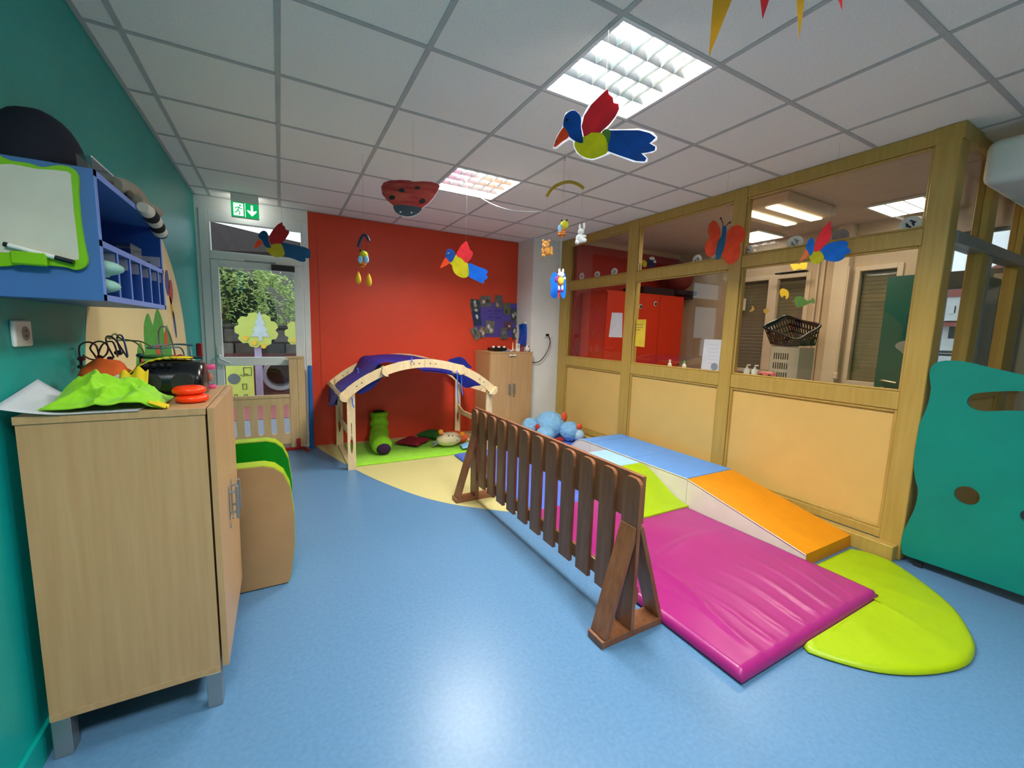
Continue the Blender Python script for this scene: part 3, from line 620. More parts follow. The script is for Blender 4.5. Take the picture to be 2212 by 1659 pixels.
cutout('paper_bird', 'largest paper bird, painted blue red and yellow, hanging before the ceiling light', 'paper bird', 1305, 280, 1.75, [
 ('card', m_paper, cr([(120, 1200), (200, 960), (300, 800), (310, 660), (360, 540), (480, 487), (590, 540), (650, 640), (760, 430), (930, 250), (1130, 95), (1160, 220), (1230, 280), (1245, 375), (1330, 385), (1345, 470), (1290, 620), (1190, 760), (1110, 845), (1400, 850), (1700, 832), (1960, 900), (2045, 990), (2030, 1050), (1935, 1105), (2030, 1160), (2030, 1230), (1950, 1280), (1790, 1300), (1865, 1380), (1860, 1440), (1800, 1468), (1600, 1450), (1180, 1295), (1000, 1370), (850, 1418), (690, 1385), (560, 1290), (505, 1180), (490, 1060), (420, 1040), (300, 1120), (180, 1215)])),
 ('tail', m_blue, cr([(1140, 870), (1400, 868), (1700, 868), (1900, 920), (2010, 1000), (1930, 1080), (1890, 1105), (2005, 1170), (1990, 1240), (1860, 1275), (1740, 1290), (1840, 1380), (1810, 1440), (1650, 1430), (1350, 1330), (1110, 1240)])),
 ('body', m_yelc, cr([(525, 1085), (690, 985), (830, 905), (1010, 915), (1110, 1040), (1130, 1260), (980, 1350), (820, 1390), (640, 1330), (540, 1210)])),
 ('wing', m_redc, cr([(690, 985), (650, 800), (700, 600), (830, 400), (1000, 230), (1130, 110), (1150, 210), (1220, 270), (1235, 370), (1325, 390), (1335, 480), (1270, 620), (1150, 770), (990, 915), (830, 910), (750, 965)])),
 ('rump', M('olive_card', (132, 160, 74), .6, .1, 20), cr([(1020, 915), (1090, 855), (1160, 865), (1190, 930), (1150, 1100), (1125, 1100), (1090, 1000)])),
 ('head', m_blue, cr([(315, 810), (325, 660), (390, 560), (490, 515), (580, 555), (640, 650), (640, 830), (680, 1090), (560, 1085), (430, 1000), (380, 890)])),
 ('beak', m_orc, cr([(315, 830), (380, 890), (415, 1000), (300, 1080), (180, 1180), (145, 1165), (200, 1010)])),
 ('eye', m_blk, cr([(355, 690), (380, 665), (405, 690), (380, 720)])), ('nostril', m_blk, cr([(178, 1085), (190, 1070), (204, 1085), (190, 1098)]))], cr([(1090, 155)])[0])
cr = lambda pts: crop(540, 470, 15.08, pts)
cutout('paper_bird', 'paper bird with dark blue tail hanging in front of the door fanlight', 'paper bird', 610, 520, 3.3, [
 ('tail', M('dark_blue_card', (10, 82, 130), .6, .16, 18), cr([(1020, 830), (1200, 845), (1600, 920), (1850, 990), (1970, 1090), (1950, 1180), (1980, 1260), (1930, 1320), (1800, 1330), (1815, 1410), (1680, 1440), (1400, 1340), (1130, 1230)])),
 ('body', M('olive_yellow_card', (190, 184, 40), .6, .1, 18), cr([(510, 960), (680, 900), (820, 850), (1010, 860), (1090, 1020), (1130, 1200), (1000, 1280), (820, 1285), (640, 1180)])),
 ('wing', M('crimson_card', (176, 26, 34), .6, .1, 18), cr([(620, 760), (630, 590), (760, 380), (900, 230), (1050, 145), (1070, 250), (1140, 300), (1160, 390), (1270, 430), (1280, 510), (1150, 720), (1010, 850), (840, 850), (690, 880)])),
 ('head', MATS['dark_blue_card'], cr([(275, 640), (300, 520), (420, 430), (530, 460), (600, 580), (600, 750), (680, 980), (520, 960), (430, 840), (390, 740)])),
 ('beak', MATS['orange_card'], cr([(280, 715), (400, 800), (400, 860), (260, 970), (130, 1000), (180, 860)]))], cr([(1040, 160)])[0])
cr = lambda pts: crop(940, 510, 14.42, pts)
m_bb = M('bright_blue_card', (10, 128, 230), .6, .12, 18)
cutout('paper_bird', 'paper bird with bright blue tail hanging before the red wall', 'paper bird', 1003, 567, 3.6, [
 ('tail', m_bb, cr([(1030, 850), (1300, 940), (1560, 1030), (1640, 1110), (1590, 1190), (1640, 1270), (1600, 1340), (1530, 1370), (1525, 1460), (1440, 1460), (1250, 1370), (1040, 1240)])),
 ('body', m_yelc, cr([(440, 830), (540, 780), (650, 590), (820, 690), (940, 820), (1010, 850), (1050, 1050), (1040, 1230), (930, 1300), (780, 1280), (620, 1170), (540, 1010), (530, 920)])),
 ('wing', m_redc, cr([(650, 570), (800, 300), (960, 160), (1015, 190), (1020, 280), (1070, 360), (1080, 430), (1160, 480), (1180, 560), (1130, 690), (1010, 820), (940, 825), (820, 690), (700, 640)])),
 ('head', m_blue, cr([(320, 660), (340, 490), (410, 405), (510, 410), (590, 480), (630, 590), (560, 740), (480, 820), (400, 740)])),
 ('beak', m_orc, cr([(310, 680), (400, 750), (440, 850), (300, 940), (180, 1000), (165, 960)])), ('eye', m_paper, cr([(375, 550), (420, 525), (460, 520), (420, 550)]))], cr([(965, 170)])[0])
cr = lambda pts: crop(1720, 465, 13.82, pts)
cutout('paper_bird', 'paper bird with narrow red wing hanging before the rightmost glass bay', 'paper bird', 1785, 525, 2.75, [
 ('tail', m_bb, cr([(720, 1050), (940, 860), (1300, 765), (1490, 780), (1555, 850), (1520, 960), (1620, 1030), (1600, 1120), (1450, 1200), (1440, 1270), (1300, 1360), (1100, 1385), (830, 1300)])),
 ('body', m_yelc, cr([(390, 1220), (500, 1090), (660, 1060), (770, 1120), (830, 1280), (740, 1400), (590, 1460), (450, 1400)])),
 ('wing', M('coral_card', (250, 60, 76), .6, .06, 18), cr([(530, 1080), (590, 780), (800, 390), (1040, 165), (1020, 300), (1055, 370), (1030, 470), (1050, 600), (970, 770), (800, 960), (700, 1050)])),
 ('head', m_bb, cr([(290, 980), (350, 770), (470, 670), (530, 760), (530, 900), (510, 1080), (420, 1210), (360, 1100)])),
 ('beak', M('peach_card', (250, 140, 84), .6), cr([(290, 1025), (360, 1110), (360, 1190), (230, 1320), (90, 1380), (170, 1240)])), ('eye', m_blk, cr([(350, 885), (362, 872), (372, 885), (362, 900)]))], cr([(1035, 180)])[0])
cr = lambda pts: crop(1510, 455, 12.76, pts)
m_but = M('orange_red_card', (222, 74, 30), .65, .14, 22)
bt = cutout('paper_butterfly', 'orange paper butterfly with blue body hanging before the partition mullion', 'paper butterfly', 1566, 520, 3.25, [
 ('left_wing', m_but, cr([(390, 260), (500, 330), (580, 480), (600, 640), (560, 820), (500, 1000), (440, 1200), (310, 1295), (190, 1210), (155, 1050), (200, 850), (290, 750), (240, 560), (270, 380)])),
 ('right_wing', m_but, cr([(760, 600), (900, 440), (1080, 390), (1220, 470), (1290, 620), (1240, 800), (1130, 920), (1140, 1180), (1050, 1380), (890, 1500), (740, 1430), (620, 1250), (700, 1000), (750, 780)])),
 ('body', M('petrol_blue_card', (16, 92, 136), .6, .08, 18), cr([(640, 470), (690, 415), (755, 470), (745, 720), (700, 1000), (590, 1290), (500, 1355), (455, 1200), (530, 850), (620, 680)]))], cr([(690, 430)])[0])
c, e1, n = frame_at(1566, 520, 3.25)
for pts in ([(660, 420), (655, 330), (600, 215)], [(735, 440), (790, 370), (850, 330)]):
    q = [c+e1*a+Z*b_+n*.003 for a, b_ in to_plane(cr(pts), c, e1, n)]
    b = MB().tube(q, .003, 6); b.ball(q[-1], .008, 8, 6); b.done('antenna', m_blk, bt, smooth=60)
cr = lambda pts: crop(810, 375, 14.75, pts)
lb = cutout('paper_ladybird', 'red paper ladybird with black spots hanging upside down from the ceiling', 'paper ladybird', 885, 430, 2.6, [
 ('card', m_paper, cr([(185, 430), (270, 275), (480, 210), (800, 195), (1080, 205), (1220, 250), (1500, 240), (1800, 255), (2010, 320), (2080, 400), (1990, 590), (1880, 780), (1700, 980), (1490, 1130), (1400, 1270), (1250, 1360), (1080, 1390), (880, 1365), (700, 1290), (600, 1160), (570, 1040), (380, 870), (230, 680)])),
 ('shell', M('streaky_red_card', (160, 30, 44), .6, stretch=(1, 1, 5), rgb2=(206, 92, 70), scale=9, detail=5), cr([(200, 430), (280, 285), (480, 222), (800, 207), (1080, 217), (1220, 262), (1500, 250), (1800, 266), (2000, 328), (2062, 400), (1975, 580), (1860, 770), (1690, 960), (1490, 1110), (1200, 1040), (800, 1000), (590, 1030), (390, 860), (240, 670)])),
 ('head', M('slate_grey_card', (66, 78, 86), .6, .1, 15), cr([(590, 1030), (800, 1000), (1200, 1040), (1490, 1110), (1390, 1255), (1240, 1340), (1080, 1370), (880, 1345), (710, 1275), (615, 1160)]))] +
 [('spot', m_blk, cr(ell(a, b_, rx, ry, 12))) for a, b_, rx, ry in ((850, 535, 90, 62), (1350, 452, 85, 40), (550, 770, 92, 68), (1520, 880, 85, 78))] + [('eye', m_paper, cr(ell(a, b_, 34, 20, 8))) for a, b_ in ((815, 1235), (1165, 1255))], cr([(1220, 260)])[0])
# paper sun rays at the top edge
c, e1, n = frame_at(1690, -60, 1.15); t = T('paper_sun', 'paper sun with pointed yellow and red rays at the top edge', 'paper sun', c)
m_gold = M('golden_card', (226, 178, 52), .6)
for k, (m, a, b_, tip) in enumerate(((m_gold, (1545, -60), (1605, -60), (1531, 124)), (m_redc, (1636, -55), (1680, -55), (1647, 43)), (m_gold, (1716, -55), (1746, -55), (1726, 90)), (m_redc, (1790, -60), (1822, -60), (1818, 26)))):
    MB().poly([to_plane([a, b_, tip], c, e1, n)], c+n*.001*k, e1, Z, n, .0018).done('ray', m, t)
MB().poly([to_plane([(1530, -95), (1835, -95), (1835, -50), (1530, -50)], c, e1, n)], c-n*.003, e1, Z, n, .002).done('disc_edge', m_yelc, t)
q = to_plane([(1690, -70)], c, e1, n)[0]; hung_line(c+e1*q[0]+Z*q[1], t)

# ---- mobiles: an arm each; the toys are things of their own
def arm(label, pts, D, r, mat, lines):
    P = [at(a, b_, D=D) for a, b_ in pts]; t = T('mobile_arm', label, 'mobile', P[len(P)//2])
    MB().tube([Vector(q) for q in smooth_line([tuple(p) for p in P], 5)], r, 8).done('arm', mat, t, smooth=60)
    hung_line(P[len(P)//2], t)
    for a, b_ in lines: MB().tube([at(*a, D=D), at(*b_, D=D)], .0005, 5).done('line', m_string, t)
    return t
m_ochre = M('ochre_plastic', (178, 150, 10), .5)
arm('ochre curved mobile arm hanging above the white pillar', [(1181, 424), (1192, 408), (1210, 397), (1230, 393), (1248, 398), (1261, 407)], 3.3, .012, m_ochre, [((1182, 424), (1181, 520)), ((1220, 394), (1217, 478)), ((1258, 404), (1256, 484))])
arm('dark curved mobile arm hanging before the red wall', [(774, 534), (778, 520), (785, 508), (792, 510), (797, 521)], 3.1, .011, M('dark_slate_plastic', (44, 52, 74), .4), [((785, 510), (784, 545)), ((775, 532), (774, 588)), ((796, 520), (797, 594))])
def R_(D): return D/F      # metres per pixel at depth D
def bee(label, px, py, D, tail, wing):
    c = at(px, py, D=D); s = R_(D); t = T('toy_bee', label, 'toy'  , c)
    e1 = Z.cross(Vector((-c.x, -c.y, 0)).normalized()); n = Vector((-c.x, -c.y, 0)).normalized()
    P = lambda a, b_, k=0: c+e1*(a*s)+Z*(b_*s)+n*k
    MB().ball(P(2, 9), 9*s, 12, 10).done('head', M('yellow_green_plush', (206, 200, 44), .8), t, smooth=80)
    b_ = MB(); b_.ball(P(tail, -7), (8*s, 8*s, 11*s), 12, 10); b_.done('body', M('orange_plush', (226, 130, 24), .8, .05), t, smooth=80)
    for k in (-3, -8, -13): MB().lathe(P(tail, k), [(7.4*s, -1*s), (8.4*s, 0), (7.4*s, 1*s)], 14).done('stripe', M('dark_orange_plush', (140, 66, 16), .8), t)
    for q in wing: MB().ball(P(*q, 7*s), (5.5*s, 2.5*s, 8*s), 10, 8).done('wing', M('pale_blue_plush', (150, 200, 236), .8), t, smooth=80)
    for a in (-4, 6): MB().ball(P(a, 18), 2.6*s, 8, 6).done('antenna', m_blk, t)
    return t
bee('small bee toy hanging between the bear and rabbit of the mobile', 1217, 495, 3.3, -3, [(-7, 0)])
bee('small bee toy hanging from the dark mobile before the red wall', 784, 560, 3.1, -1, [(-5, -2), (7, -1)])
for px, py, lb_ in ((774, 600, 'left yellow drop shaped toy of the dark mobile'), (797, 605, 'right yellow drop shaped toy of the dark mobile')):
    c = at(px, py, D=3.1); s = R_(3.1)
    tag(MB().lathe(c, [(.3*s, 14*s), (2.2*s, 11*s), (5*s, 4*s), (6*s, -3*s), (5.2*s, -9*s), (2.5*s, -12.5*s), (.3*s, -13.5*s)], 14).done('drop_toy', M('yellow_plush', (228, 176, 30), .75, .1, 20), None, smooth=80), lb_, 'toy')
def plush(name, label, px, py, D, parts):
    c = at(px, py, D=D); s = R_(D); n = Vector((-c.x, -c.y, 0)).normalized(); e1 = Z.cross(n); t = T(name, label, 'toy', c)
    rot = Matrix((e1, -n, Z)).transposed()
    for nm, m, a, b_, k, r in parts: MB().ball(c+e1*(a*s)+Z*(b_*s)+n*(k*s), tuple(v*s for v in (r if isinstance(r, tuple) else (r, r, r))), 14, 10, rot).done(nm, m, t, smooth=80)
    return t
m_bear = M('honey_plush', (206, 142, 66), .85, .08, 25); m_bw = M('white_plush', (226, 230, 228), .85, .03)
plush('toy_bear', 'honey coloured bear toy hanging from the mobile before the pillar', 1181, 537, 3.3, [('head', m_bear, -2, 8, 0, (8, 7, 8)), ('ear', m_bear, -8, 16, 0, 3), ('ear', m_bear, 5, 16, 0, 3), ('snout', M('pale_plush', (228, 180, 110), .85), -5, 4, 6, 3.2), ('body', m_bear, 1, -6, 0, (8, 7, 9)), ('arm', m_bear, -8, -5, 2, (3, 3, 7)), ('arm', m_bear, 10, -3, 2, (3.5, 3, 8)), ('leg', m_bear, -6, -15, 3, 4), ('leg', m_bear, 10, -11, 3, 4), ('nose', m_blk, -7, 4, 9, 1.2)])
plush('toy_rabbit', 'white rabbit toy hanging from the mobile before the partition', 1256, 505, 3.3, [('head', m_bw, -1, 4, 0, 7), ('ear', m_bw, -4, 14, 0, (2.4, 2, 7)), ('ear', m_bw, 5, 16, 0, (2.6, 2, 8)), ('body', m_bw, -2, -10, 0, (10, 8, 10)), ('leg', m_bw, 6, -14, 3, (6, 5, 5)), ('leg', m_bw, -8, -18, 2, (5, 5, 5)), ('arm', m_bw, 6, -6, 4, (5, 3, 3))])
m_pur = M('purple_plush', (120, 50, 120), .85)
plush('toy_doll', 'small white rabbit doll with orange tummy hanging before the blue butterfly', 1211, 612, 3.0, [('head', m_bw, 0, 18, 0, (7, 6, 6)), ('ear', m_bw, -4, 26, 0, (2.2, 2, 5)), ('ear', m_bw, 4, 26, 0, (2.2, 2, 5)), ('tummy', M('amber_plush', (222, 162, 50), .85), 0, 4, 2, (7, 6, 9)), ('sleeve', m_pur, -9, 8, 0, (4, 3, 7)), ('hand', m_bw, 8, 10, 2, 3), ('leg', m_bw, -3, -9, 0, (2.4, 2.4, 6)), ('leg', m_bw, 4, -9, 0, (2.4, 2.4, 6)), ('shoe', m_pur, -3, -16, 2, (4, 5, 3)), ('shoe', m_pur, 4, -16, 2, (4, 5, 3))])
hung_line(at(1211, 585, D=3.0), bpy.data.objects['toy_doll'])
cutout('paper_butterfly', 'bright blue paper butterfly hanging behind the rabbit doll', 'paper butterfly', 1207, 615, 3.12, [
 ('left_wing', m_bb, [(1191, 598), (1194, 590), (1203, 590), (1206, 610), (1204, 640), (1196, 644), (1189, 636), (1191, 617), (1188, 608)]), ('right_wing', m_bb, [(1214, 592), (1218, 588), (1222, 600), (1222, 636), (1217, 645), (1211, 636), (1212, 610)]), ('body', MATS['coral_card'], [(1205, 590), (1210, 590), (1209, 638), (1206, 641)])], (1208, 592))
# loose white strip from the far light
P = [at(1022, 412, D=3.55), at(1040, 428, D=3.5), at(1068, 443, D=3.45), at(1100, 453, D=3.4), at(1135, 457, D=3.4), at(1172, 457, D=3.4)]
tag(MB().tube([Vector(q) for q in smooth_line([tuple(p) for p in P], 5)], .0035, 6).done('white_cord', m_wp, None, smooth=60), 'thin white cord sagging from the far ceiling light', 'cord')
p = at(1220, 338, z=ZC); tag(MB().tube([p, p-Vector((0, 0, .012)), p+Vector((.006, 0, -.022)), p+Vector((0, 0, -.03))], .002, 6).done('ceiling_hook', m_dark, None), 'small dark metal hook in the ceiling bars under the biggest bird', 'hook')
# exit sign
t = T('exit_sign', 'green lit exit sign with running figure and down arrow', 'exit sign', (-.26, 5.0, 2.6))
box('backplate', m_wp, t, -.375, -.145, 4.99, 5.03, 2.425, ZC-.003, .003); m_eg = emis('green_sign', (0, 150, 80), .8); m_ew = emis('white_sign', (230, 250, 230), 1.0)
box('green_face', m_eg, t, -.372, -.148, 4.986, 4.9905, 2.43, 2.565)
pf = lambda nm, pts, m, k=.985: MB().poly([pts], (0, 4.986, 0), X, Z, -Y, .0012).done(nm, m, t)
pf('white_field', [(-.355, 2.44), (-.275, 2.44), (-.275, 2.555), (-.355, 2.555)], m_ew); pf('divider', [(-.262, 2.432), (-.258, 2.432), (-.258, 2.562), (-.262, 2.562)], m_ew)
pf('arrow', [(-.212, 2.55), (-.194, 2.55), (-.194, 2.492), (-.165, 2.505), (-.165, 2.49), (-.203, 2.448), (-.241, 2.49), (-.241, 2.505), (-.212, 2.492)], m_ew)
b = MB()
for a, q in (((-.308, 2.525), (-.32, 2.49)), ((-.32, 2.49), (-.302, 2.470)), ((-.302, 2.47), (-.31, 2.447)), ((-.32, 2.49), (-.336, 2.468)), ((-.336, 2.468), (-.35, 2.468)), ((-.31, 2.52), (-.332, 2.515)), ((-.332, 2.515), (-.34, 2.50)), ((-.308, 2.52), (-.295, 2.505)), ((-.295, 2.505), (-.283, 2.51))): b.obox((a[0], 4.9843, a[1]), (q[0], 4.9843, q[1]), .009, .001, side=(1, 0, .3))
b.ball((-.300, 4.9843, 2.537), (.009, .001, .009), 10, 6); b.done('running_figure', m_eg, t)
LE = bpy.data.lights.new('exit_lamp', 'AREA'); LE.size = .2; LE.size_y = .02; LE.shape = 'RECTANGLE'; LE.energy = .35; LE.color = (.95, 1, .95)
l = bpy.data.objects.new('lamp', LE); COL.objects.link(l); l.parent = t; l.location = (0, .06, -.05); l.rotation_euler = (math.radians(100), 0, 0)

# ================================================================== ON AND ABOVE THE LEFT CABINET
# whiteboard hung on the shelf's side
t = T('whiteboard', 'small whiteboard with lime green frame on the shelf side', 'whiteboard', (-.58, sy0, 1.53)); yf = sy0-.001
o = [at(a, b_, y=sy0) for a, b_ in ((130, 360), (160, 366), (173, 385), (173, 420), (178, 480), (186, 530), (193, 562), (186, 578), (168, 584), (145, 578), (100, 574))]
o = [(p.x, p.z) for p in o] + [(-.60, 1.534), (-.655, 1.522), (-.685, 1.53), (-.69, 1.56), (-.672, 1.66), (-.678, 1.76), (-.668, 1.80), (-.64, 1.812), (-.61, 1.80), (-.575, 1.80), (-.55, 1.795)]
MB().poly([smooth_loop(o, 3)], (0, yf, 0), X, Z, -Y, .012).done('frame', M('lime_plastic', (126, 190, 0), .4), t)
w_ = [at(a, b_, y=sy0) for a, b_ in ((150, 374), (158, 392), (164, 460), (174, 548), (168, 563), (120, 556))]
w_ = [(p.x, p.z) for p in w_] + [(-.56, 1.563), (-.64, 1.56), (-.665, 1.57), (-.655, 1.66), (-.648, 1.78), (-.56, 1.788)]
MB().poly([smooth_loop(w_, 2)], (0, yf-.012, 0), X, Z, -Y, .001).done('writing_surface', M('greyish_white_surface', (214, 208, 190), .35), t)
MB().box(-.625, -.555, yf-.030, yf-.012, 1.53, 1.565, .004, 1).done('marker_tray', MATS['lime_plastic'], t)
t = T('marker_pen', 'white marker pen with black cap resting on the whiteboard tray', 'marker', (-.57, sy0-.03, 1.57))
a, b_ = at(8, 527, y=sy0-.022), at(160, 567, y=sy0-.022); MB().cyl(a.lerp(b_, .04), a.lerp(b_, .72), .006, 12).done('barrel', m_wp, t, smooth=60); MB().cyl(a.lerp(b_, .72), b_, .0068, 12).done('cap', m_black, t, smooth=60); MB().cyl(a, a.lerp(b_, .06), .0065, 12).done('end_plug', m_black, t, smooth=60)
# navy dome (soft bag) on the shelf
m_navy = M('navy_fabric', (16, 18, 34), .85, .1, 10)
t = T('soft_bag', 'dark navy rounded soft bag on top of the wall shelf', 'bag', (-.60, 1.78, sz1))
b = MB(); g = bmesh.ops.create_uvsphere(b.bm, u_segments=28, v_segments=16, radius=1)
for v in g['verts']:
    x, y, z = v.co; k = .5+.5*z if z > 0 else .5
    v.co = Vector((-.598+.104*x*(1.0 if z > -.2 else .98), 1.79+.10*y, sz1+.001+max(0, (z+.15))/1.15*.165 + (.004*noise.noise(Vector((x*3, y*3, z*3))) if z > 0 else 0)))
b.done('shell', m_navy, t, smooth=80); MB().tube([(-.54, 1.70, sz1+.012), (-.52, 1.71, sz1+.007), (-.497, 1.72, sz1+.007)], .006, 8).done('strap', m_navy, t, smooth=60)
# clear plastic box
t = T('clear_box', 'shallow clear plastic box on the shelf top edge', 'plastic box', (-.51, 1.86, sz1)); b = MB()
for a in ((-.488, -.455, 1.69, 1.692, .0, .035), (-.488, -.455, 1.868, 1.87, .0, .035), (-.488, -.486, 1.692, 1.868, 0, .035), (-.457, -.455, 1.692, 1.868, 0, .035), (-.488, -.455, 1.69, 1.87, .035, .037)): b.box(a[0], a[1], a[2], a[3], sz1+.001+a[4], sz1+.001+a[5])
b.done('shell', m_clear, t); MB().tube([(-.455, 1.69, sz1+.036), (-.455, 1.87, sz1+.036)], .002, 6).done('rim', m_wp, t)
# ring tailed plush
m_gp = M('grey_plush', (150, 144, 128), .95, .08, 30, bump=.3, bscale=120); m_bp = M('black_plush', (18, 18, 18), .95, .1); m_wpl = M('cream_plush', (206, 200, 182), .95, .05)
t = T('plush_lemur', 'grey plush lemur with striped tail lying over the shelf edge', 'plush toy', (-.47, 2.22, sz1))
XQ = -.452
LP = lambda a, b_, dx=0: at(a, b_, x=XQ+dx)
bq_ = [Vector(q) for q in smooth_line([tuple(LP(a, b_, -.03)) for a, b_ in ((246, 398), (262, 404), (280, 414), (296, 427), (306, 437))], 5)]
MB().tube(bq_, [.018+.016*math.sin(math.pi*min(1, .12+k/26)) for k in range(len(bq_))], 12).done('body', m_gp, t, smooth=80)
MB().ball(LP(254, 401, -.028), (.03, .034, .028)).done('head', m_gp, t, smooth=80); MB().ball(LP(258, 391, -.02), (.008, .012, .008)).done('ear', m_gp, t, smooth=80)
MB().ball(LP(279, 420, -.004), (.012, .03, .014)).done('flank_patch', M('dark_grey_plush', (84, 78, 66), .95), t, smooth=80)
lq = [Vector(q) for q in smooth_line([tuple(LP(a, b_, .005)) for a, b_ in ((296, 432), (312, 442), (328, 452), (342, 459))], 4)]
MB().tube(lq, [.017]*4+[.018]*4+[.021]*4+[.019], 10).done('leg', m_gp, t, smooth=80); MB().ball(LP(342, 459, .006), .019, 12, 8).done('foot', m_gp, t, smooth=80)
tl = [LP(a, b_, .022) for a, b_ in ((308, 447), (318, 457), (328, 469), (335, 480), (341, 492), (346, 502), (350, 512))]
for k in range(6):
    MB().tube([tl[k], tl[k].lerp(tl[k+1], .5), tl[k+1]], [.025, .026, .026] if 0 < k < 5 else ([.018, .022, .025] if k == 0 else [.026, .022, .010]), 14).done('tail_ring', m_bp if k % 2 else m_wpl, t, smooth=60)
# things in the pigeonholes
m_mint = M('mint_plush', (150, 196, 180), .9, .05, 30)
for zz, dx, lb_ in ((1.493, .0, 'lower mint green plush slipper in the shelf pigeonhole'), (1.547, .012, 'upper mint green plush slipper in the shelf pigeonhole')):
    t = T('slipper', lb_, 'slipper', (-.52, 1.76, zz)); MB().ball((-.515+dx, 1.757, zz), (.085, .042, .027)).done('upper', m_mint, t, smooth=80); MB().box(-.57+dx, -.47+dx, 1.735, 1.779, zz-.027, zz-.019, .004, 1).done('sole', m_mint, t)
t = T('clear_box', 'clear plastic box on the shelf middle board', 'plastic box', (-.55, 2.13, 1.62)); b = MB()
for a in ((-.60, -.47, 2.06, 2.062), (-.60, -.47, 2.20, 2.202), (-.60, -.598, 2.06, 2.2), (-.472, -.47, 2.06, 2.2)): b.box(*a, 1.621, 1.668)
b.box(-.60, -.47, 2.06, 2.202, 1.668, 1.672); b.done('shell', m_clear, t); MB().box(-.57, -.50, 2.09, 2.16, 1.622, 1.64, .004, 1).done('contents', m_paper, t)
tag(MB().tube([Vector(q) for q in smooth_loop([(-.49, 1.71, 1.63), (-.47, 1.74, 1.634), (-.50, 1.765, 1.632), (-.52, 1.735, 1.628)], 5)], .006, 8, closed=True).done('hair_band', M('salmon_fabric', (214, 130, 110), .8), None, smooth=60), 'salmon pink fabric band on the shelf middle board', 'band')
t = tag(MB().box(-.66, -.62, 2.22, 2.27, 1.621, 1.68, .006, 1).done('brown_pouch', M('dark_brown_leather', (50, 32, 26), .6), None), 'small dark brown pouch at the shelf back wall', 'pouch')
# wall socket
t = T('wall_socket', 'white wall socket on the teal wall under the shelf', 'socket', (XL, 1.865, 1.34)); MB().box(XL, XL+.012, 1.815, 1.915, 1.30, 1.38, .005, 2).done('plate', m_wp, t)
MB().cyl((XL+.012, 1.872, 1.34), (XL+.0135, 1.872, 1.34), .022, 20).done('socket_face', M('grey_plastic', (150, 148, 140), .5), t)
for dz in (-.008, .008): MB().cyl((XL+.0135, 1.872, 1.34+dz), (XL+.0145, 1.872, 1.34+dz), .003, 8).done('pin_hole', m_black, t)
# curled paper
def sheet(u, v):
    x = -.40-.30*u+.02*v; y = 1.690+.19*v; z = CT+.002+.002*v
    k = max(0, (u-.55)/.45); z += .085*k**1.6*(.35+.65*v); x = max(x, XL+.004)
    return Vector((x-.0*v, y-.02*k*(1-v), z))
t = tag(MB().grid(sheet, 20, 10).done('paper_sheet', m_paper, None, smooth=80, solid=.0006), 'white paper sheet curling up against the teal wall', 'paper')
# lime cloth heap
def heap(u, v):
    x = -.635+.285*u; y = 1.702+.228*v
    e = min(u*1.0, 1-u, )*2; s_ = math.sin(math.pi*u)**.6*math.sin(math.pi*min(1, v*.92+.04))**.55
    ridge = .085*math.exp(-abs((u-.36-.2*(v-.6))/.30)**3)*(.25+.75*min(1, v*1.5)) + .045*math.exp(-((u-.80)/.17)**2)
    f = noise.noise(Vector((u*5+v*2, v*3-u, 3.1))); fr_ = 1-abs(noise.noise(Vector((u*2.4-v*2.0, v*3.2+u*1.5, 8.2)))); fr2 = 1-abs(noise.noise(Vector((u*6+v*5, v*7-u*3, 2.2)))); f3 = math.sin((u*2.2+v*1.1+.5*f)*9)
    h = (.02+ridge+.045*(fr_**3-.45)+.008*(fr2**4-.3)+.010*f3*v)*s_
    x += .018*f*s_; y += .03*noise.noise(Vector((u*4, v*4, 1.7)))*s_
    return Vector((x, y+.006*f3*(1-s_), CT+.008+max(0, h)))
t = T('crumpled_cloth', 'crumpled lime green cloth on the cabinet top edge', 'cloth', (-.5, 1.8, CT))
b = MB().grid(heap, 90, 70); b.done('fabric', m_limef, t, smooth=80, solid=.004)
MB().grid(lambda u, v: Vector((-.375+.045*u, 1.695+.05*v-.01*u, CT+.006+.018*(1-u)+.006*math.sin(v*7))), 8, 8).done('yellow_corner', M('yellow_fabric', (222, 190, 20), .8), t, smooth=80, solid=.004)
MB().grid(lambda u, v: Vector((-.485+.075*u, 1.86+.03*v, CT+.04+.06*v+.012*math.sin(u*12)+.02*u)), 14, 8).done('yellow_fold', MATS['yellow_fabric'], t, smooth=80, solid=.004)
# orange fabric toy with strap over the radio
m_of = M('orange_fabric', (214, 92, 28), .85, .1, 20); m_yg = M('yellow_green_fabric', (196, 190, 24), .85, .12, 30)
t = T('fabric_toy', 'orange fabric toy with yellow tongue draped over the black radio', 'toy', (-.5, 2.03, CT))
b = MB(); g = bmesh.ops.create_uvsphere(b.bm, u_segments=24, v_segments=16, radius=1)
for v in g['verts']:
    q = v.co.copy(); v.co = Vector((-.56+.075*q.x, 2.03+.05*q.y, CT+.072+.070*q.z))+q*.010*noise.noise(q*2.3)
b.done('body', m_of, t, smooth=80)
MB().tube([Vector(q) for q in smooth_line([(-.575, 1.965, CT+.055), (-.55, 1.965, CT+.072), (-.535, 1.97, CT+.06), (-.515, 1.97, CT+.08), (-.50, 1.975, CT+.085)], 5)], .009, 8).done('flower_trim', m_wpl, t, smooth=60)
def strap(u, v):
    q = smooth_line([(-.57, 1.985, CT+.045), (-.50, 1.975, CT+.075), (-.44, 1.98, CT+.125), (-.39, 2.0, CT+.141), (-.345, 2.01, CT+.143)], 8); k = u*(len(q)-1); i = min(int(k), len(q)-2); p = Vector(q[i]).lerp(Vector(q[i+1]), k-i)
    return p+Vector((0, .055*v, .004+.002*math.sin(u*60)))
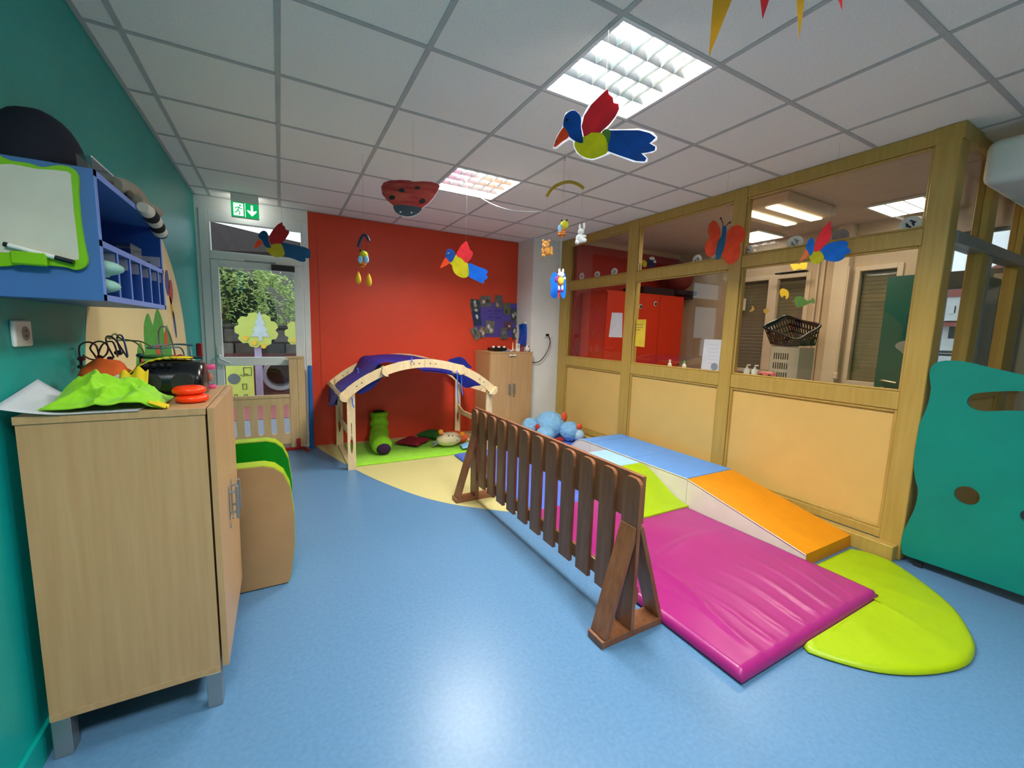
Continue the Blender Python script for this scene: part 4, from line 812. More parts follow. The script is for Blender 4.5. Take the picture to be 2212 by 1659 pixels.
MB().grid(strap, 40, 4).done('strap', m_yg, t, smooth=80, solid=.005)
MB().ball((-.338, 2.04, CT+.146), (.035, .035, .005)).done('tongue', M('bright_yellow_fabric', (236, 206, 10), .85), t, smooth=80)
MB().ball((-.42, 2.075, CT+.148), (.05, .02, .008)).done('leaf', M('dark_green_fabric', (50, 100, 40), .85), t, smooth=80)
# black radio
t = T('radio', 'glossy black portable radio lying on the cabinet', 'radio', (-.41, 2.03, CT))
prof = smooth_loop([(1.955, .006), (1.94, .045), (1.95, .09), (1.985, .128), (2.04, .138), (2.095, .125), (2.12, .08), (2.115, .012), (2.04, .004)], 3)
b = MB(); rings = []
for k, x in enumerate((-.48, -.475, -.46, -.43, -.40, -.34, -.285, -.268, -.265)):
    s = (.6, .8, .93, 1, 1, 1, .97, .9, .75)[k]; rings.append([b.bm.verts.new((x, 2.03+(y-2.03)*s, CT+.001+z*s)) for y, z in prof])
n = len(prof)
for A, B in zip(rings, rings[1:]):
    for k in range(n): b.bm.faces.new((A[k], A[(k+1) % n], B[(k+1) % n], B[k]))
b.bm.faces.new(rings[0]); b.bm.faces.new(rings[-1][::-1]); b.done('casing', m_black, t, smooth=60)
for x in (-.42, -.325): MB().cyl((x, 1.947, CT+.06), (x, 1.936, CT+.06), .035, 24).done('speaker', m_dark, t, smooth=40)
for k in range(4): MB().cyl((-.43+.022*k, 1.965, CT+.118), (-.43+.022*k, 1.958, CT+.126), .007, 10).done('button', m_dark, t)
MB().tube([(-.47, 2.06, CT+.05), (-.47, 2.07, CT+.145), (-.28, 2.07, CT+.145), (-.28, 2.06, CT+.05)], .006, 8).done('carry_handle', m_black, t, smooth=60)
# orange rings
m_neon = M('neon_orange_plastic', (255, 62, 10), .3, .03, 10)
for k, (x, z, lb_) in enumerate(((-.283, CT+.015, 'lower of the two neon orange rings stacked on the cabinet'), (-.290, CT+.044, 'upper of the two neon orange rings stacked on the cabinet'))):
    tag(MB().lathe((x, 1.835, z), [(.012, -.012), (.036, -.014), (.047, -.008), (.050, 0), (.047, .008), (.036, .014), (.012, .012)], 32).done('toy_ring', m_neon, None, smooth=60), lb_, 'ring')
# little jar
t = T('jar', 'small clear jar with pink lid and base on the cabinet', 'jar', (-.275, 2.21, CT)); m_pl = M('pink_plastic', (206, 70, 124), .4)
MB().lathe((-.275, 2.21, CT), [(.020, 0), (.022, .004), (.022, .014), (.018, .018)], 20).done('base', m_pl, t, smooth=50); MB().lathe((-.275, 2.21, CT+.018), [(.018, 0), (.021, .02), (.021, .055), (.018, .066)], 20).done('glass_body', m_clear, t, smooth=50)
MB().lathe((-.275, 2.21, CT+.084), [(.021, 0), (.0225, .003), (.0225, .018), (.020, .021)], 20).done('lid', m_pl, t, smooth=50); MB().ball((-.275, 2.21, CT+.05), (.011, .011, .02)).done('contents', M('salmon_plastic', (214, 120, 96), .5), t, smooth=80)
# bead maze
t = T('bead_maze', 'bead maze toy with looping coloured wires behind the radio', 'bead maze', (-.48, 2.22, CT))
box('base', m_birch, t, -.665, -.30, 2.14, 2.30, CT+.001, CT+.018, .003)
YM = 2.22
def wire(pxs, rgb, y=YM, dy=.05):
    P = [at(a, b_, y=y+dy*math.sin(k*1.3)) for k, (a, b_) in enumerate(pxs)]
    MB().tube([Vector(q) for q in smooth_line([tuple(p) for p in P], 6)], .0032, 7).done('wire', M('wire_%d_%d_%d' % rgb, rgb, .35), t, smooth=60)
wine, gry, grn, blu = (86, 24, 34), (132, 126, 122), (120, 132, 76), (48, 74, 120)
wire([(176, 800), (172, 770), (172, 748), (188, 739), (206, 745), (213, 765), (215, 790)], wine); wire([(180, 768), (196, 776), (215, 776), (230, 765), (233, 748), (220, 738), (204, 740), (195, 752), (205, 768), (213, 782)], wine)
wire([(213, 786), (214, 760), (224, 742), (242, 738), (250, 752), (254, 770)], (70, 36, 60)); wire([(246, 772), (232, 745), (229, 730), (236, 726), (250, 735), (275, 772)], (60, 40, 70))
wire([(260, 758), (253, 735), (256, 724), (266, 730), (276, 770)], blu); wire([(237, 732), (248, 721), (262, 732), (290, 738), (308, 755), (311, 772)], grn); wire([(233, 729), (260, 735), (300, 737), (322, 746), (330, 752)], grn)
wire([(353, 772), (345, 740), (343, 715), (350, 705), (362, 712), (372, 740), (378, 766)], gry); wire([(418, 746), (380, 744), (335, 746), (318, 752), (350, 752), (385, 750), (396, 760), (400, 782)], (60, 110, 128)); wire([(330, 748), (370, 744), (405, 745), (412, 760), (415, 780)], gry)
for (a, b_), r, rgb in (((256, 762), .0125, (24, 28, 60)), ((176, 775), .011, (96, 20, 34)), ((215, 772), .011, (96, 20, 34)), ((238, 774), .009, (60, 24, 60)), ((376, 772), .013, (190, 30, 34)), ((390, 770), .011, (170, 40, 30)), ((404, 778), .009, (230, 200, 30)), ((415, 779), .009, (236, 206, 30)), ((175, 792), .010, (24, 60, 30)), ((302, 768), .011, (30, 84, 110))):
    MB().ball(at(a, b_, y=YM), (r*1.15, r, r*.85), 12, 9).done('bead', M('bead_%d_%d_%d' % rgb, rgb, .3), t, smooth=80)
for a in (176, 213, 400, 352): MB().cyl(at(a, 800, y=YM), at(a, 775, y=YM), .004, 8).done('wire_socket', MATS['wire_86_24_34'], t)

# ================================================================== UNDER THE CANOPY AND IN THE CORNER
m_lp = M('lime_plush', (122, 178, 22), .9, .08, 20, bump=.2, bscale=60)
t = T('plush_caterpillar', 'lime green plush caterpillar leaning on the red wall', 'plush toy', (1.0, 4.95, 0))
q = [Vector(p) for p in smooth_line([(1.03, 5.20, .37), (1.03, 5.19, .27), (1.02, 5.13, .16), (.99, 5.0, .12), (.96, 4.86, .115), (.945, 4.72, .115), (.94, 4.60, .115)], 5)]
MB().tube(q, [.102+.010*math.sin(k*1.2) for k in range(len(q))], 18).done('body', m_lp, t, smooth=80)
MB().ball((.94, 4.60, .112), (.112, .07, .105)).done('head', m_lp, t, smooth=80); MB().ball((.945, 4.535, .085), (.078, .035, .062)).done('face', M('dark_purple_plush', (48, 16, 58), .9), t, smooth=80); MB().ball((1.03, 5.20, .375), (.07, .06, .02)).done('collar', M('dark_green_plush', (20, 50, 14), .9), t, smooth=80)
def cushion(name, label, cx, cy, z, rx, ry, h, rot, mat):
    def f(u, v, s):
        a, b_ = 2*u-1, 2*v-1; k = max(0, (1-a**4)*(1-b_**4))**.6; pin = 1-.08*(a*a*(1-b_*b_)+b_*b_*(1-a*a))*-1
        x, y = a*rx*(1-.10*(1-b_*b_)), b_*ry*(1-.10*(1-a*a)); c_, s_ = math.cos(rot), math.sin(rot)
        return Vector((cx+c_*x-s_*y, cy+s_*x+c_*y, z+h*.5+s*h*.5*k))
    t = T(name, label, 'cushion', (cx, cy, z)); b = MB(); b.grid(lambda u, v: f(u, v, 1), 14, 14); b.grid(lambda u, v: f(1-u, v, -1), 14, 14); bmesh.ops.remove_doubles(b.bm, verts=b.bm.verts, dist=.0005)
    b.done('cover', mat, t, smooth=80); 
    e = [f(*p, 0) for p in [(k/10, 0) for k in range(10)]+[(1, k/10) for k in range(10)]+[(1-k/10, 1) for k in range(10)]+[(0, 1-k/10) for k in range(10)]]
    MB().tube(e, .004, 6, closed=True).done('seam', mat, t); return t
cushion('cushion', 'dark red cushion on the lime mat under the canopy', 1.36, 4.86, .02, .16, .16, .07, .75, M('dark_red_fabric', (130, 14, 34), .85, .1, 12))
cushion('cushion', 'dark green cushion lying against the red wall under the canopy', 1.66, 5.06, .02, .15, .15, .09, .7, M('bottle_green_fabric', (34, 98, 34), .85, .1, 12))
t = T('plush_cow', 'cream plush cow cushion with orange horns on the lime mat', 'plush toy', (1.72, 4.62, .02)); m_crp = M('cream_cow_plush', (226, 208, 170), .9, .05); m_obp = M('coral_plush', (228, 92, 48), .9, .05); m_orp = M('horn_plush', (236, 140, 40), .9)
MB().ball((1.72, 4.60, .105), (.155, .10, .085), 20, 14).done('head', m_crp, t, smooth=80); MB().ball((1.86, 4.70, .09), (.13, .14, .075), 20, 14).done('body', m_obp, t, smooth=80)
for p, q in (((1.64, 4.56, .185), (1.60, 4.55, .215)), ((1.81, 4.53, .155), (1.845, 4.50, .175))): MB().tube([p, q], .014, 8).done('horn_stalk', M('pink_plush', (230, 150, 150), .9), t, smooth=60); MB().ball(q, .031).done('horn', m_orp, t, smooth=80)
for x, z in ((1.69, .165), (1.735, .16)): MB().ball((x, 4.527, z), .008, 8, 6).done('eye', m_blk, t, smooth=80)
MB().ball((1.78, 4.515, .105), (.022, .006, .013)).done('cheek', MATS['pink_plush'], t, smooth=80); MB().tube([(1.66, 4.513, .095), (1.70, 4.503, .085), (1.74, 4.505, .09)], .002, 5).done('mouth', M('brown_thread', (150, 110, 80), .8), t)
for s in (0, 1): MB().tube([Vector(q) for q in smooth_line([(1.60, 4.60, .08), (1.56, 4.58, .07+.02*s), (1.52, 4.59, .05+.035*s)], 4)], .012, 8).done('tassel', M('grey_blue_plush', (120, 130, 140), .9), t, smooth=60)
t = tag(MB().grid(lambda u, v: Vector((1.80+.20*u+.03*v, 4.36+.17*v-.02*u, .045+.035*math.sin(u*3.1)*math.sin(v*3)+.012*noise.noise(Vector((u*4, v*4, 2))))), 16, 14).done('blanket', M('baby_blue_fleece', (132, 184, 226), .95, .06, 20), None, smooth=80, solid=.008), 'small crumpled baby blue blanket beside the cow cushion', 'blanket')
m_hip = M('sky_blue_plush', (130, 180, 216), .95, .07, 14, bump=.5, bscale=25)
t = T('plush_hippo', 'very big sky blue plush animal with orange ears in the corner', 'plush toy', (3.05, 4.35, .03))
def lump(nm, c, r, m=m_hip, wr=.06):
    b = MB(); g = bmesh.ops.create_uvsphere(b.bm, u_segments=56, v_segments=36, radius=1)
    for v in g['verts']:
        q = v.co.copy(); k = 1+wr*noise.noise(q*2.2+Vector(c))-wr*1.3*(1-abs(noise.noise(q*3.5+Vector(c))))**6
        v.co = Vector((c[0]+q.x*r[0]*k, c[1]+q.y*r[1]*k, max(.032, c[2]+q.z*r[2]*k)))
    return b.done(nm, m, t, smooth=80)
lump('body', (3.04, 4.42, .20), (.20, .20, .185)); lump('head', (3.20, 4.20, .155), (.135, .13, .13)); lump('leg', (2.87, 4.26, .13), (.12, .12, .10)); lump('leg', (2.83, 4.55, .16), (.12, .12, .13)); lump('muzzle', (3.27, 4.11, .12), (.08, .08, .08), M('pale_blue_muzzle', (176, 204, 220), .95))
MB().ball((3.20, 4.33, .315), (.05, .025, .065)).done('ear', m_obp, t, smooth=80); MB().ball((3.265, 4.09, .235), (.045, .025, .04)).done('ear', m_obp, t, smooth=80)
MB().ball((2.84, 4.40, .20), (.03, .03, .04)).done('foot_patch', M('red_plush', (200, 50, 44), .9), t, smooth=80); MB().box(2.98, 3.12, 4.19, 4.215, .04, .085, .008, 2).done('scarf', MATS['red_plush'], t)

# things on the far cabinet
CT2 = 1.1375
t = T('tray', 'black tray with cables on the corner cabinet', 'tray', (2.53, 4.98, CT2)); MB().box(2.44, 2.64, 4.90, 5.10, CT2, CT2+.045, .01, 2).done('bowl', m_black, t)
for k in range(5): MB().ball((2.46+.04*k, 4.95+.02*(k % 2), CT2+.055), (.02, .02, .016), 8, 6).done('contents', m_dark if k % 2 else m_wp, t, smooth=60)
b = MB().tube([Vector(q) for q in smooth_line([(2.62, 4.88, CT2+.006), (2.67, 4.93, CT2+.03), (2.70, 4.90, CT2+.012), (2.75, 4.95, CT2+.035), (2.78, 4.91, CT2+.012), (2.72, 4.87, CT2+.02), (2.66, 4.86, CT2+.006)], 6)], .004, 6); tag(b.done('cable', m_wp, None, smooth=60), 'coiled white cable beside the black tray', 'cable')
tag(MB().tube([(2.715, 4.90, CT2+.003), (2.73, 4.91, CT2+.05), (2.735, 4.92, CT2+.12)], [.012, .010, .004], 8).done('glue_tube', M('pale_yellow_plastic', (226, 214, 150), .4), None, smooth=60), 'slim pale yellow tube standing on the corner cabinet', 'tube')
t = T('receiver_box', 'white rectangular device standing on the corner cabinet', 'device', (2.80, 4.90, CT2)); MB().box(2.775, 2.83, 4.89, 4.915, CT2, CT2+.105, .006, 2).done('casing', m_wp, t); b = MB(); [b.box(2.79, 2.815, 4.8885, 4.89, CT2+.05+.012*k, CT2+.055+.012*k) for k in range(4)]; b.done('grille', m_dark, t)
tag(MB().lathe((2.885, 4.93, CT2), [(.028, 0), (.034, .08), (.032, .08), (.026, .004)], 20).done('cup', glass('pink_tinted_plastic', (.86, .66, .68)), None, smooth=50), 'pink tinted clear cup on the corner cabinet', 'cup')
t = T('night_light', 'white oval baby monitor at the cabinet corner', 'monitor', (2.94, 4.87, CT2)); MB().ball((2.94, 4.87, CT2+.046), (.034, .018, .046)).done('shell', m_wp, t, smooth=80); MB().ball((2.94, 4.853, CT2+.07), (.012, .004, .008)).done('lens', m_dark, t, smooth=80)
tag(MB().box(2.56, 2.66, 4.86, 4.875, CT2, CT2+.008, .002, 1).done('felt_pen', M('cyan_plastic', (60, 150, 210), .4), None), 'pale blue felt pen lying before the black tray', 'pen')
# poster with photographs on the red wall
t = T('photo_poster', 'purple poster ringed with overlapping photographs on the red wall', 'poster', (2.66, YR, 1.5)); yp = YR-.003
MB().poly([[(p.x, p.z) for p in (at(a, b_, y=yp) for a, b_ in ((1022, 652), (1118, 656), (1118, 728), (1025, 728)))]], (0, yp, 0), X, Z, -Y, .0015).done('sheet', M('purple_card', (112, 94, 190), .7, .04), t)
m_ink = M('faint_ink', (64, 52, 130), .7)
for a, b_, w in ((1053, 672, 10), (1067, 672, 20), (1061, 679, 4), (1069, 679, 6), (1056, 686, 8), (1070, 687, 14)):
    p = at(a, b_, y=yp); box('handwriting', m_ink, t, p.x, p.x+w*.0066, yp-.0025, yp-.0015, p.z, p.z+.012)
for k, (a, b_, w, h, r) in enumerate(((1026, 656, 20, 18, 0), (1049, 651, 24, 22, 4), (1077, 652, 18, 26, 0), (1028, 671, 20, 14, 2), (1095, 667, 16, 24, 6), (1110, 680, 16, 24, 8), (1030, 689, 18, 26, 10), (1118, 695, 16, 16, -20), (1058, 707, 20, 27, -4), (1027, 720, 16, 26, 28), (1041, 717, 16, 22, -14), (1097, 703, 14, 16, 12), (1088, 720, 16, 24, 4), (1112, 720, 14, 24, 0))):
    p = at(a, b_, y=yp); s = R_((p-CAM).dot(FW))*1.05; c_, s_ = math.cos(math.radians(r)), math.sin(math.radians(r)); pr = lambda x, z: (p.x+c_*x-s_*z, p.z+s_*x+c_*z); hw, hh = w*s/2, h*s/2
    rgb = ((60, 96, 96), (120, 116, 106), (110, 104, 96), (66, 84, 96), (120, 112, 66), (70, 88, 96), (40, 66, 120), (130, 112, 90), (130, 126, 116), (140, 138, 124), (150, 130, 120), (150, 90, 76), (110, 114, 110), (90, 92, 92))[k]
    ph = MB().poly([[pr(-hw, -hh), pr(hw, -hh), pr(hw, hh), pr(-hw, hh)]], (0, yp-.0015-.0009*k, 0), X, Z, -Y, .0009).done('photograph', M('photo_%d' % k, rgb, .3, scale=26, rgb2=tuple(min(255, int(v*.35+ (k*37 % 50))) for v in rgb), detail=2), t)
    for c2 in range(2):
        ox, oz = hw*(.35*math.sin(k*2.1+c2*3)), hh*(.4*math.cos(k*1.7+c2*2.6))
        MB().poly([smooth_loop([pr(ox+hw*.5*math.cos(a*1.26+k)*(.35+.65*abs(math.sin(a*1.9+k+c2))), oz+hh*.5*math.sin(a*1.26+k)*(.4+.6*abs(math.cos(a*2.3+k)))) for a in range(5)], 2)], (0, yp-.0024-.0009*k, 0), X, Z, -Y, .0003+.0002*c2).done('print', M('photo_figure_%d' % ((k+c2*2) % 5), ((196, 190, 180), (60, 60, 62), (166, 150, 130), (200, 196, 194), (90, 96, 100))[(k+c2*2) % 5], .4), ph)
# blue bag hooked on the pillar side
t = T('plastic_bag', 'blue shiny plastic bag hooked to the pillar above the corner cabinet', 'bag', (2.98, 5.1, 1.3)); b = MB()
b.grid(lambda u, v: Vector((2.968+.012*math.sin(u*6+v*3), 4.98+.20*u, 1.22+.30*v-.03*abs(u-.5))), 12, 14); b.done('film', M('blue_film', (20, 80, 190), .2, .25, 12), t, smooth=80, solid=.012); MB().ball((2.972, 5.0, 1.525), .016).done('hook', m_wp, t, smooth=80)
# sockets and cable on the pillar
yq = 4.875
for x, lb_ in ((3.235, 'white double socket with black plug on the pillar'), (3.315, 'white blank socket plate nearest the wooden post')):
    t = T('wall_socket', lb_, 'socket', (x, yq, 1.37)); MB().box(x-.035, x+.035, yq-.009, yq, 1.335, 1.405, .004, 2).done('plate', m_wp, t); MB().cyl((x, yq-.009, 1.37), (x, yq-.0105, 1.37), .02, 18).done('socket_face', m_wp, t)
t = T('power_cable', 'black power cable plugged into the pillar socket', 'cable', (3.2, yq, 1.2)); MB().cyl((3.235, yq-.0105, 1.37), (3.235, yq-.045, 1.37), .018, 14).done('plug', m_black, t, smooth=40)
P = [(3.24, yq-.045, 1.368)]+[tuple(at(a, b_, y=yq-.03)) for a, b_ in ((1188, 735), (1186, 750), (1177, 768), (1166, 780), (1157, 783))]+[(2.984, yq-.01, 1.0)]
MB().tube([Vector(q) for q in smooth_line(P, 6)], .006, 8).done('lead', m_black, t, smooth=60)
# red box on the teal wall by the door
tag(MB().box(XL, XL+.04, 4.93, 5.01, 1.06, 1.20, .006, 1).done('alarm_box', M('red_plastic', (150, 20, 26), .4), None), 'small red alarm box on the teal wall beside the door', 'alarm')

# ================================================================== THE NEXT ROOM, SEEN THROUGH THE GLASS
m_cw = M('cream_white_lacquer', (226, 206, 180), .45, .03, 6)
m_shut = M('beige_shutter', (150, 128, 100), .6, .05, 8)
def shutter_window(n, y0, y1, z0, z1, mull, slat=.045):
    w = S('window_%d' % n, (XE, (y0+y1)/2, z0)); f = .05
    for a in ((y0, y0+f, z0, z1), (y1-f, y1, z0, z1), (y0+f, y1-f, z0, z0+f), (y0+f, y1-f, z1-f, z1)): MB().box(XE-.02, XE+.05, *a, .004, 1).done('frame', m_cw, w)
    for m in mull: MB().box(XE-.025, XE+.05, m-.055, m+.055, z0+f, z1-f, .004, 1).done('mullion', m_cw, w)
    box('pane', m_glass2, w, XE+.02, XE+.026, y0+f, y1-f, z0+f, z1-f)
    z = z0; first = None
    while z < z1-.01:
        if first is None: o = first = MB().box(XE+.07, XE+.082, y0, y1, z, z+slat-.0003, .004, 1).done('slat', m_shut, w)
        else: o = first.copy(); COL.objects.link(o)
        o.parent = w; o.location = Vector((XE+.076, (y0+y1)/2, z+slat/2)) - w.location; z += slat
    return w
shutter_window(1, 2.70, 3.60, .95, 2.20, [3.13]); shutter_window(2, 1.86, 2.27, .92, 2.20, [])
w = S('window_3', (XE, 1.3, 1.05)); m_dw = M('dark_brown_frame', (34, 30, 26), .5)
for a in ((1.03, 1.06, 1.05, 2.42), (1.53, 1.56, 1.05, 2.42), (1.06, 1.53, 1.05, 1.09), (1.06, 1.53, 2.39, 2.42)): MB().box(XE, XE+.06, *a, .003, 1).done('frame', m_dw, w)
MB().box(XE, XE+.06, 1.06, 1.53, 1.91, 2.07, .003, 1).done('transom', m_dw, w); box('pane', m_glass2, w, XE+.03, XE+.036, 1.06, 1.53, 1.09, 1.91); box('pane', m_glass2, w, XE+.03, XE+.036, 1.06, 1.53, 2.07, 2.39)
# light beam pipe and door leaf
st(MB().box(XE-.10, XE, 2.30, 2.44, 0, ZC, .004, 1).done('trim_2', m_cw)); b = MB(); b.cyl((XE-.04, 2.56, 0), (XE-.04, 2.56, ZC), .012, 10); b.cyl((XE-.04, 2.62, 0), (XE-.04, 2.62, ZC), .012, 10); st(b.done('trim_3', m_cw))
d = S('door_2', (5.2, 1.7, 0)); m_dgreen = M('dark_teal_door', (0, 84, 70), .45, .05, 5)
MB().box(5.18, 5.22, 1.46, 1.865, .02, 2.03, .003, 1).done('leaf', m_dgreen, d)
hp = at(1903, 822, x=5.14)
MB().tube([(5.18, hp.y, hp.z), (5.14, hp.y, hp.z), (5.135, hp.y-.02, hp.z), (5.135, hp.y-.12, hp.z-.012)], .011, 8).done('handle', M('brass_grey', (190, 180, 150), .3, metal=.8), d, smooth=60); MB().cyl((5.18, hp.y, hp.z-.085), (5.174, hp.y, hp.z-.085), .024, 18).done('keyhole_plate', MATS['brass_grey'], d)
MB().poly([smooth_loop([(1.74, 1.36), (1.72, 1.40), (1.66, 1.42), (1.58, 1.43), (1.50, 1.42), (1.48, 1.36), (1.52, 1.31), (1.60, 1.31), (1.66, 1.29), (1.70, 1.32)], 3)], (5.18, 0, 0), Y, Z, -X, .002).done('cloud_sticker', M('grey_sticker', (140, 146, 140), .6), d)
d = S('door_3', (5.1, 1.17, 0)); MB().box(4.95, 5.32, 1.15, 1.19, .02, 1.95, .003, 1).done('leaf', m_dgreen, d); MB().box(5.32, 5.37, 1.14, 1.20, .02, 2.0, .003, 1).done('edge', m_cw, d)
# red wardrobe with eyes, things on top
m_wr = M('red_lacquer', (206, 46, 18), .35, .04, 4)
t = T('wardrobe', 'red wardrobe with sticker eyes behind the glass partition', 'wardrobe', (4.4, 4.35, 0)); box('body', m_wr, t, 3.62, 5.05, 4.12, 4.60, .0, 1.96)
for k in range(3):
    x0 = 3.625+.475*k; d = MB().box(x0, x0+.468, 4.10, 4.12, .05, 1.94, .004, 1).done('door', m_wr, t)
    MB().cyl((x0+.44, 4.10, 1.0), (x0+.44, 4.08, 1.0), .012, 10).done('knob', m_dark, d)
for a, b_ in ((1384, 662), (1416, 656)):
    p = at(a, b_, y=4.098); MB().cyl((p.x, 4.1, p.z), (p.x, 4.097, p.z), .032, 20).done('eye_white', m_paper, t); MB().cyl((p.x+.006, 4.097, p.z-.004), (p.x+.006, 4.095, p.z-.004), .02, 16).done('eye_pupil', m_blk, t)
tag(MB().box(4.3, 4.9, 4.15, 4.55, 1.962, 2.06, .01, 2).done('storage_box', m_navy, None), 'dark flat box on top of the red wardrobe', 'box')
t = T('exercise_ball', 'large dark red exercise ball stored above the red wardrobe', 'ball', (5.10, 4.36, 2.06)); MB().ball((5.16, 4.32, 2.27), .21, 28, 18).done('shell', M('dull_red_rubber', (120, 40, 44), .5), t, smooth=80); MB().box(4.95, 5.36, 4.14, 4.54, 2.0, 2.062, .01, 2).done('ring_stand', m_navy, t); box('shelf_bracket', m_navy, t, 5.1, 5.36, 4.2, 4.5, 1.95, 2.0)
# laundry basket on hamper
m_hamp = M('white_hamper_plastic', (210, 196, 176), .5, .03)
t = T('laundry_hamper', 'white slotted laundry hamper under the black basket', 'hamper', (4.2, 2.15, 0)); hx0, hx1, hy0, hy1 = 4.10, 4.36, 2.045, 2.295
fr = [[(hy0, 0), (hy1, 0), (hy1, 1.325), (hy0, 1.325)]]+[[(hy1-.03-.020*c, z), (hy1-.03-.020*c, z+.06), (hy1-.041-.020*c, z+.06), (hy1-.041-.020*c, z)] for c in range(7) for z in (1.03, 1.12, 1.21)]
MB().poly(fr, (hx0, 0, 0), Y, Z, X, .006).done('front_wall', m_hamp, t); box('side_wall', m_hamp, t, hx0+.006, hx1, hy0, hy0+.006, 0, 1.325); box('side_wall', m_hamp, t, hx0+.006, hx1, hy1-.006, hy1, 0, 1.325); box('back_wall', m_hamp, t, hx1-.006, hx1, hy0+.006, hy1-.006, 0, 1.325); box('lid', m_hamp, t, hx0, hx1, hy0, hy1, 1.325, 1.3258)
t = T('laundry_basket', 'black slotted plastic laundry basket on the white hamper', 'basket', (4.22, 2.17, 1.34)); zb, zt = 1.34, 1.515
def side_wall(p0, p1, q0, q1, nh, rows, hnd):
    """slatted wall between bottom edge p0-p1 and top edge q0-q1"""
    p0, p1, q0, q1 = map(Vector, (p0, p1, q0, q1)); B = lambda u, v: p0.lerp(p1, u).lerp(q0.lerp(q1, u), v); nrm = (p1-p0).cross(q0-p0).normalized()
    b = MB()
    rr = [0, .08, .30, .36, .58, .64, .82, 1.0]
    def quad(u0, u1, v0, v1):
        c_ = [B(u0, v0), B(u1, v0), B(u1, v1), B(u0, v1)]; V = [b.bm.verts.new(c+nrm*s) for s in (-.002, .002) for c in c_]
        for f in ((3, 2, 1, 0), (4, 5, 6, 7), (0, 1, 5, 4), (1, 2, 6, 5), (2, 3, 7, 6), (3, 0, 4, 7)): b.bm.faces.new([V[i] for i in f])
    for v0, v1 in ((0, .10), (.32, .40), (.60, .68), (.86, 1)): quad(0, 1, v0, v1)
    for k in range(nh+1):
        u = k/nh; 
        for v0, v1 in ((.10, .32), (.40, .60), (.68, .86)): quad(max(0, u-.28/nh), min(1, u+.28/nh), v0, v1)
    return b.done('slotted_wall', m_black, t)
RF, RL, RB, RR = at(1720, 733, x=4.05), at(1650, 706, x=4.2), at(1700, 682, x=4.42), at(1772, 703, x=4.2)
bf, bl_, bb_, br = at(1702, 748, x=4.11), at(1664, 743, x=4.21), at(1718, 734, x=4.36), at(1761, 746, x=4.21)
side_wall(bl_, bf, RL, RF, 11, 3, 0); side_wall(bf, br, RF, RR, 9, 3, 0); side_wall(bl_, bb_, RL, RB, 9, 3, 0); side_wall(bb_, br, RB, RR, 11, 3, 0)
b = MB(); V = [b.bm.verts.new(p+Z*dz) for dz in (-.003, .003) for p in (bf, br, bb_, bl_)]
for f in ((0, 1, 2, 3), (7, 6, 5, 4), (0, 4, 5, 1), (1, 5, 6, 2), (2, 6, 7, 3), (3, 7, 4, 0)): b.bm.faces.new([V[i] for i in f])
b.done('bottom', m_black, t)
mid_ = lambda a, c_, dz: tuple((a+c_)/2+Z*dz)
MB().tube([Vector(q) for q in smooth_loop([tuple(RF), mid_(RF, RR, -.012), tuple(RR), mid_(RR, RB, -.006), tuple(RB), mid_(RB, RL, .006), tuple(RL), mid_(RL, RF, -.004)], 5)], .011, 8, closed=True).done('rim', m_black, t, smooth=60)
# bits on the inner sill
XI = XP+.09
for y, h, rgb, lb_ in ((3.02, .06, (226, 226, 220), 'small white bottle on the inner sill of the middle bay'), (2.84, .06, (60, 170, 90), 'small green capped bottle on the inner sill of the middle bay')):
    t = T('bottle', lb_, 'bottle', (XI+.05, y, 1.08)); MB().lathe((XI+.04, y, 1.075), [(.018, 0), (.02, .004), (.02, h*.6), (.009, h*.75), (.009, h)], 16).done('body', m_wp, t, smooth=50); MB().lathe((XI+.04, y, 1.075+h), [(.011, 0), (.011, .016), (.004, .02)], 12).done('cap', M('cap_%d' % rgb[0], rgb, .4), t)
st(MB().box(XI-.006, XI+.14, 1.10, 4.69, 1.05, 1.075, .004, 1).done('trim_4', m_cw))
for y, lb_ in ((2.20, 'white pump bottle at the left end of the right bay sill'), (2.13, 'white pump bottle beside the pink toy on the sill')):
    t = T('pump_bottle', lb_, 'bottle', (XI+.05, y, 1.08)); MB().lathe((XI+.06, y, 1.075), [(.022, 0), (.024, .005), (.024, .05), (.01, .062), (.008, .075)], 16).done('body', m_wp, t, smooth=50); MB().tube([(XI+.06, y, 1.15), (XI+.06, y, 1.165), (XI+.06, y-.03, 1.165)], .005, 8).done('pump', m_wp, t)
t = T('pink_toy', 'pink plastic toy car on the sill beside the hamper', 'toy', (XI+.06, 2.02, 1.08)); MB().box(XI+.03, XI+.09, 1.96, 2.08, 1.085, 1.12, .012, 2).done('body', M('coral_plastic', (220, 110, 104), .4), t, smooth=50)
for y in (1.985, 2.055): MB().cyl((XI+.025, y, 1.089), (XI+.095, y, 1.089), .013, 12).done('axle', m_dark, t)
tag(MB().box(XI+.02, XI+.05, 2.44, 2.60, 1.076, 1.12, .003, 1).done('tissue_box', m_paper, None), 'small white box on the sill beside the notice', 'box')
